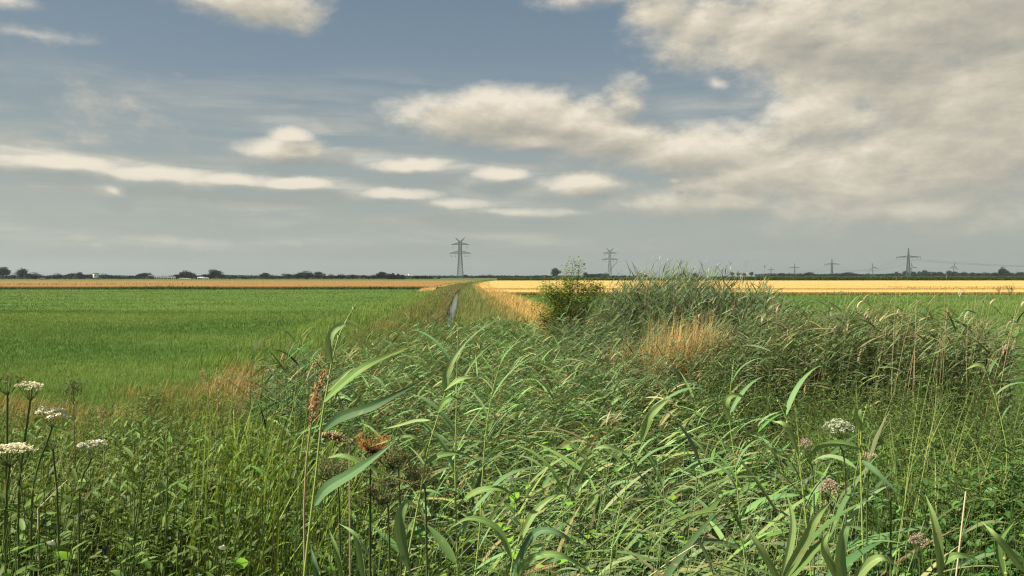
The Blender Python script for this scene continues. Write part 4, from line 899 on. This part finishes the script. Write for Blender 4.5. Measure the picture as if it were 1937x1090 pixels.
def crossarm(geo, z, L, w, rise, r=.2):
    for s in (-1, 1):
        tip = (s * L, 0, z)
        for sy in (-1, 1):
            bar(geo, (s * w, sy * w, z), tip, r); bar(geo, (s * w, sy * w, z + rise), tip, r * .8)
        for f in np.linspace(.12, .85, 6):
            x0 = s * (w + (L - w) * f); hw = w * (1 - f); zz = z + rise * (1 - f)
            x1 = s * (w + (L - w) * (f + .12)); z2 = z + rise * (1 - f - .12)
            for sy in (-1, 1): bar(geo, (x0, sy * hw, z), (x1, sy * w * (1 - f - .12), z2), r * .5); bar(geo, (x0, sy * hw, z), (x0, sy * hw, zz), r * .5)
def insulators(e, zs):
    for x, z in zs:
        g = Geo(); 
        if len(str(x)) and True:
            bar(g, (x - 1.1, 0, z), (x, 0, z - 3.1), .10); bar(g, (x + 1.1, 0, z), (x, 0, z - 3.1), .10)
            tube(g, [(x, 0, z - 2.7), (x, 0, z - 3.1), (x, 0, z - 4.1), (x, 0, z - 4.4)], [.12, .34, .34, .1], (.1, .06, .04), 7)
        g.build('insulator', M['ceramic'], e)
def pylon_horned(px, top, Y, rz, label, thick=1.):
    b = P(px, 523, Y); H = (523 - top) / F * Y + CAMZ; e = empty('pylon', (b[0], Y, 0), rz); e['_h'] = H
    tag(e, label, 'pylon', 'horned double-arm pylons'); s = H / 50
    g = Geo(); lattice(g, [(0, 3.6), (12, 2.8), (30, 1.75), (46, 1.55), (47, 1.5)], np.array([0, 3.5, 7, 10.5, 14, 17, 20, 22.7, 25.4, 28, 30.5, 33, 35.5, 38, 40.5, 43, 45.3]), .24 * thick)
    g.build('mast', M['steel'], e)
    for z, L, rs_ in ((41.3, 11.2, 2.8), (30.8, 13.7, 3.2)):
        g = Geo(); crossarm(g, z, L, 1.7, rs_, .25 * thick); g.build('crossarm', M['steel'], e)
    for s2 in (-1, 1):
        g = Geo()
        for sy in (-1, 1):
            bar(g, (s2 * .2, sy * 1.4, 45.3), (s2 * 6.0, 0, 49.9), .26 * thick); bar(g, (s2 * 1.5, sy * 1.5, 44.8), (s2 * 6.0, 0, 49.9), .26 * thick)
        for f in (.25, .5, .75): bar(g, (s2 * (1.5 + 4.5 * f), 0, 44.8 + 5.1 * f), (s2 * (.2 + 5.8 * f), 0, 45.3 + 4.6 * f), .2)
        g.build('horn', M['steel'], e)
    insulators(e, [(-8.8, 41.1), (8.6, 41.1), (-10.8, 30.6), (-6.2, 30.6), (6.4, 30.6), (11, 30.6)])
    e.scale = (s, s, s); return e
pylon_horned(870.5, 449.5, 920, R(-8), 'nearest horned lattice pylon, standing at the end of the ditch', 1.25)
pylon_horned(1153.5, 469.5, 1290, R(-8), 'horned lattice pylon between the bush and the tall reeds', 1.7)
LP = []
def pylon_single(px, top, Y, rz, label, thick=1.):
    b = P(px, 523, Y); H = (523 - top) / F * Y + CAMZ; e = empty('pylon', (b[0], Y, 0), rz); tag(e, label, 'pylon', 'single-crossarm pylons of the right-hand line'); s = H / 48
    g = Geo(); lattice(g, [(0, 3.0), (34, 1.2), (48, .15)], np.array([0, 4, 8, 12, 15.5, 19, 22.5, 25.5, 28.5, 31.5, 34, 37, 40, 44, 48.]), .24 * thick); g.build('mast', M['steel'], e)
    g = Geo(); crossarm(g, 33.5, 18.5, 1.3, 2.2, .26 * thick); g.build('crossarm', M['steel'], e)
    for x in (-17.5, -12, -6.5, 6.5, 12, 17.5):
        g = Geo(); tube(g, [(x, 0, 33.4), (x, 0, 33), (x, 0, 31), (x, 0, 30.4)], [.08, .22, .22, .08], (.1, .06, .04), 6); g.build('insulator', M['ceramic'], e)
    e.scale = (s, s, s); LP.append((b[0], Y, s, rz)); return e
pylon_single(1718, 469.5, 1180, R(-12), 'largest single-crossarm pylon on the right horizon', 2.1)
pylon_single(1573.5, 489, 1900, R(-12), 'second pylon of the right-hand line, left of the largest', 2.8)
pylon_single(1503, 498.5, 2700, R(-12), 'third pylon of the right-hand line, pale in the haze', 3.2)
pylon_single(1458.5, 504.5, 3500, R(-12), 'fourth pylon of the right-hand line, barely visible in the haze', 3.2)
for px, tp in ((1822, 511), (1862, 512.5), (1925, 511)): 
    pylon_single(px, tp, 4300, R(20), 'tiny hazy pylon %s on the right horizon' % {1822: 'right of the last turbine', 1862: 'just left of the large round tree', 1925: 'at the frame edge'}[px], 1.5)
LP = LP[:4]
# the next pylon of the line stands outside the frame; its cables come in from there
LP2 = [(LP[0][0] + 330, 820, LP[0][2], R(-12))] + LP
for i in range(4):
    a, b = LP2[i], LP2[i + 1]
    e = None
    for x in (-17.5, -12, -6.5, 6.5, 12, 17.5):
        f = lambda q: np.array([q[0] + x * q[2] * math.cos(q[3]), q[1] + x * q[2] * math.sin(q[3]), 30.4 * q[2]])
        A, B = f(a), f(b); t = np.linspace(0, 1, 25)[:, None]; p = A * (1 - t) + B * t; p[:, 2] -= 4 * (15 if i == 0 else 17) * (t * (1 - t))[:, 0]
        g = Geo(); tube(g, p, .06 if i == 0 else .07, (.1, .1, .1), 4)
        o = g.build('power_cable', M['steel'], origin=A); tag(o, ('power cable sagging from the largest right-hand pylon to the right frame edge', 'power cable between the two nearest pylons of the right-hand line', 'power cable between second and third right-hand pylons', 'power cable between third and fourth right-hand pylons')[i], 'cable', 'power cables of the right-hand line, span ' + 'abcd'[i])
def turbine(px, hub, bl, Y, rot, label):
    b = P(px, 523, Y); hz = (523 - hub) / F * Y + CAMZ; e = empty('wind_turbine', (b[0], Y, 0)); tag(e, label, 'wind turbine', 'wind turbines on the right horizon')
    g = Geo(); tube(g, [(0, 0, 0), (0, 0, hz)], [3.6, 2.2], (1, 1, 1), 12); g.build('tower', M['turbine'], e, smooth=True)
    g = Geo(); box(g, (0, 1, hz + 1), (3.5, 9, 3.6)); tube(g, [(0, -6, hz + 1), (0, -4.5, hz + 1), (0, -3.4, hz + 1)], [.4, 1.8, 1.9], (1, 1, 1), 10); g.build('nacelle', M['turbine'], e)
    L = bl / F * Y
    for k in range(3):
        a = R(rot + 120 * k); g = Geo(); d = np.array([math.sin(a), 0, math.cos(a)]); s = np.cross(d, (0, 1, 0)); c0 = np.array([0, -5, hz + 1.])
        V = []
        for t, w in ((0, 2.2), (.08, 3.6), (.22, 5.), (.6, 3.6), (1, 1.4)):
            for dy in (-.25, .25):
                for q in (-.35, .65): V.append(c0 + d * L * t + s * w * 1.15 * q + np.array([0, dy * (1 - t * .7), 0]))
        Q = []
        for i in range(4):
            o = i * 4; Q += [[o, o + 1, o + 5, o + 4], [o + 3, o + 2, o + 6, o + 7], [o, o + 4, o + 6, o + 2], [o + 1, o + 3, o + 7, o + 5]]
        Q += [[0, 2, 3, 1], [16, 17, 19, 18]]
        g.add(V, Q, (1, 1, 1)); g.build('blade', M['turbine'], e)
turbine(1650.5, 506, 10.5, 3600, -14, 'wind turbine left of the largest right-hand pylon')
turbine(1724.5, 505.5, 11, 3600, -15, 'wind turbine directly behind the largest right-hand pylon')
turbine(1803.5, 504.5, 11, 3600, 12, 'wind turbine standing right of the largest right-hand pylon')
def hide(px, Y):
    b = P(px, 530, Y); e = empty('hunting_hide', (b[0], Y, 0)); tag(e, 'small pale box-shaped hunting hide on legs at the edge of the tan field', 'hunting hide')
    g = Geo(); s = Y / F
    z0, z1, w = 1.6, 5.3, 3.4
    box(g, (0, 0, (z0 + z1) / 2), (w, w, z1 - z0), (1, 1, 1)); c = g.build('cabin', M['white'], e)
    g = Geo(); box(g, (0, -w / 2 - .03, 3.7), (1.3, .06, 1.1)); g.build('window', M['dark'], e)
    g = Geo(); box(g, (0, 0, z1 + .12), (w + .7, w + .7, .22)); g.build('roof', M['wood'], e)
    for sx in (-1, 1):
        for sy in (-1, 1):
            g = Geo(); bar(g, (sx * 1.5, sy * 1.5, 0), (sx * 1.4, sy * 1.4, z0), .2); g.build('leg', M['wood'], e)
    g = Geo(); bar(g, (1.9, -.8, 0), (1.75, -.8, 3), .12); bar(g, (1.9, .2, 0), (1.75, .2, 3), .12)
    for k in range(6): bar(g, (1.88, -.8, .4 + .45 * k), (1.88, .2, .4 + .45 * k), .1)
    g.build('ladder', M['wood'], e); e.scale = (.85, .85, .95)
hide(181.5, 560)
def frames(px0, px1, Y, h, n, label, z0=0.):
    a, b = P(px0, 523, Y)[0], P(px1, 523, Y)[0]; e = empty('steel_frame', (a, Y, 0)); tag(e, label, 'frame')
    for k in range(n + 1):
        x = (b - a) * k / n; g = Geo(); bar(g, (x, 0, 0), (x + .4, 0, h), .16); g.build('post', M['white'], e)
    for z in (h, h * .82): g = Geo(); bar(g, (0, 0, z), (b - a, 0, z - .25), .17); g.build('rail', M['white'], e)
frames(292, 331, 640, 2.6, 11, 'long white frame rack in front of the left tree line')
frames(340, 360, 645, 1.3, 5, 'low white railing right of the long white rack')
frames(379, 394, 640, 1.9, 4, 'short white frame before the tall rounded left trees')
def house(px, w, top, Y, label, roofc='tile', wall='white'):
    b = P(px, 523, Y); e = empty('house', (b[0], Y, 0)); tag(e, label, 'building'); W = w / F * Y; h = (523 - top) / F * Y + CAMZ
    g = Geo(); box(g, (0, 0, h * .35), (W, 8, h * .7), (1, 1, 1)); g.build('wall', M[wall], e)
    g = Geo(); q = W / 2 + .3; g.add([(-q, -4.4, h * .7), (q, -4.4, h * .7), (q, 0, h), (-q, 0, h), (-q, 4.4, h * .7), (q, 4.4, h * .7)], [[0, 1, 2, 3], [3, 2, 5, 4]], (1, 1, 1)); g.build('roof', M[roofc], e)
    for x in (-W * .28, W * .05, W * .3): g = Geo(); box(g, (x, -4.03, h * .35), (1., .06, 1.2)); g.build('window', M['dark'], e)
house(778, 9, 521, 880, 'white farm building with pale roof between two groves', 'white')
house(381, 9, 524, 700, 'white barn half hidden by the left tree line', 'white')
house(83, 9, 526, 640, 'low dark-roofed house before the trees near the left frame edge', 'tile', 'wood')
g = Geo(); e = empty('silo', (P(773, 523, 890)[0], 890, 0)); tag(e, 'slim white tower beside the white farm building', 'tower')
tube(g, [(0, 0, 0), (0, 0, 5.0), (.3, 0, 5.6)], [1.0, 1.0, .3], (1, 1, 1), 10); g.build('wall', M['white'], e)

# ------------------------------------------------------------------ haze
def haze():
    m, n = mat('air'); m.cycles.volume_sampling = 'DISTANCE'; v = n.t.nodes.new('ShaderNodeVolumePrincipled'); v.inputs['Color'].default_value = (.58, .68, .74, 1); v.inputs['Density'].default_value = .00011
    v.inputs['Anisotropy'].default_value = .2
    o = n.t.nodes.new('ShaderNodeOutputMaterial'); n.t.links.new(v.outputs[0], o.inputs['Volume'])
    g = Geo(); box(g, (0, 0, 59), (13400, 13400, 122)); h = g.build('haze', m); tag(h, 'thin blue-grey summer haze over the whole plain', 'haze', kind='stuff')
haze()
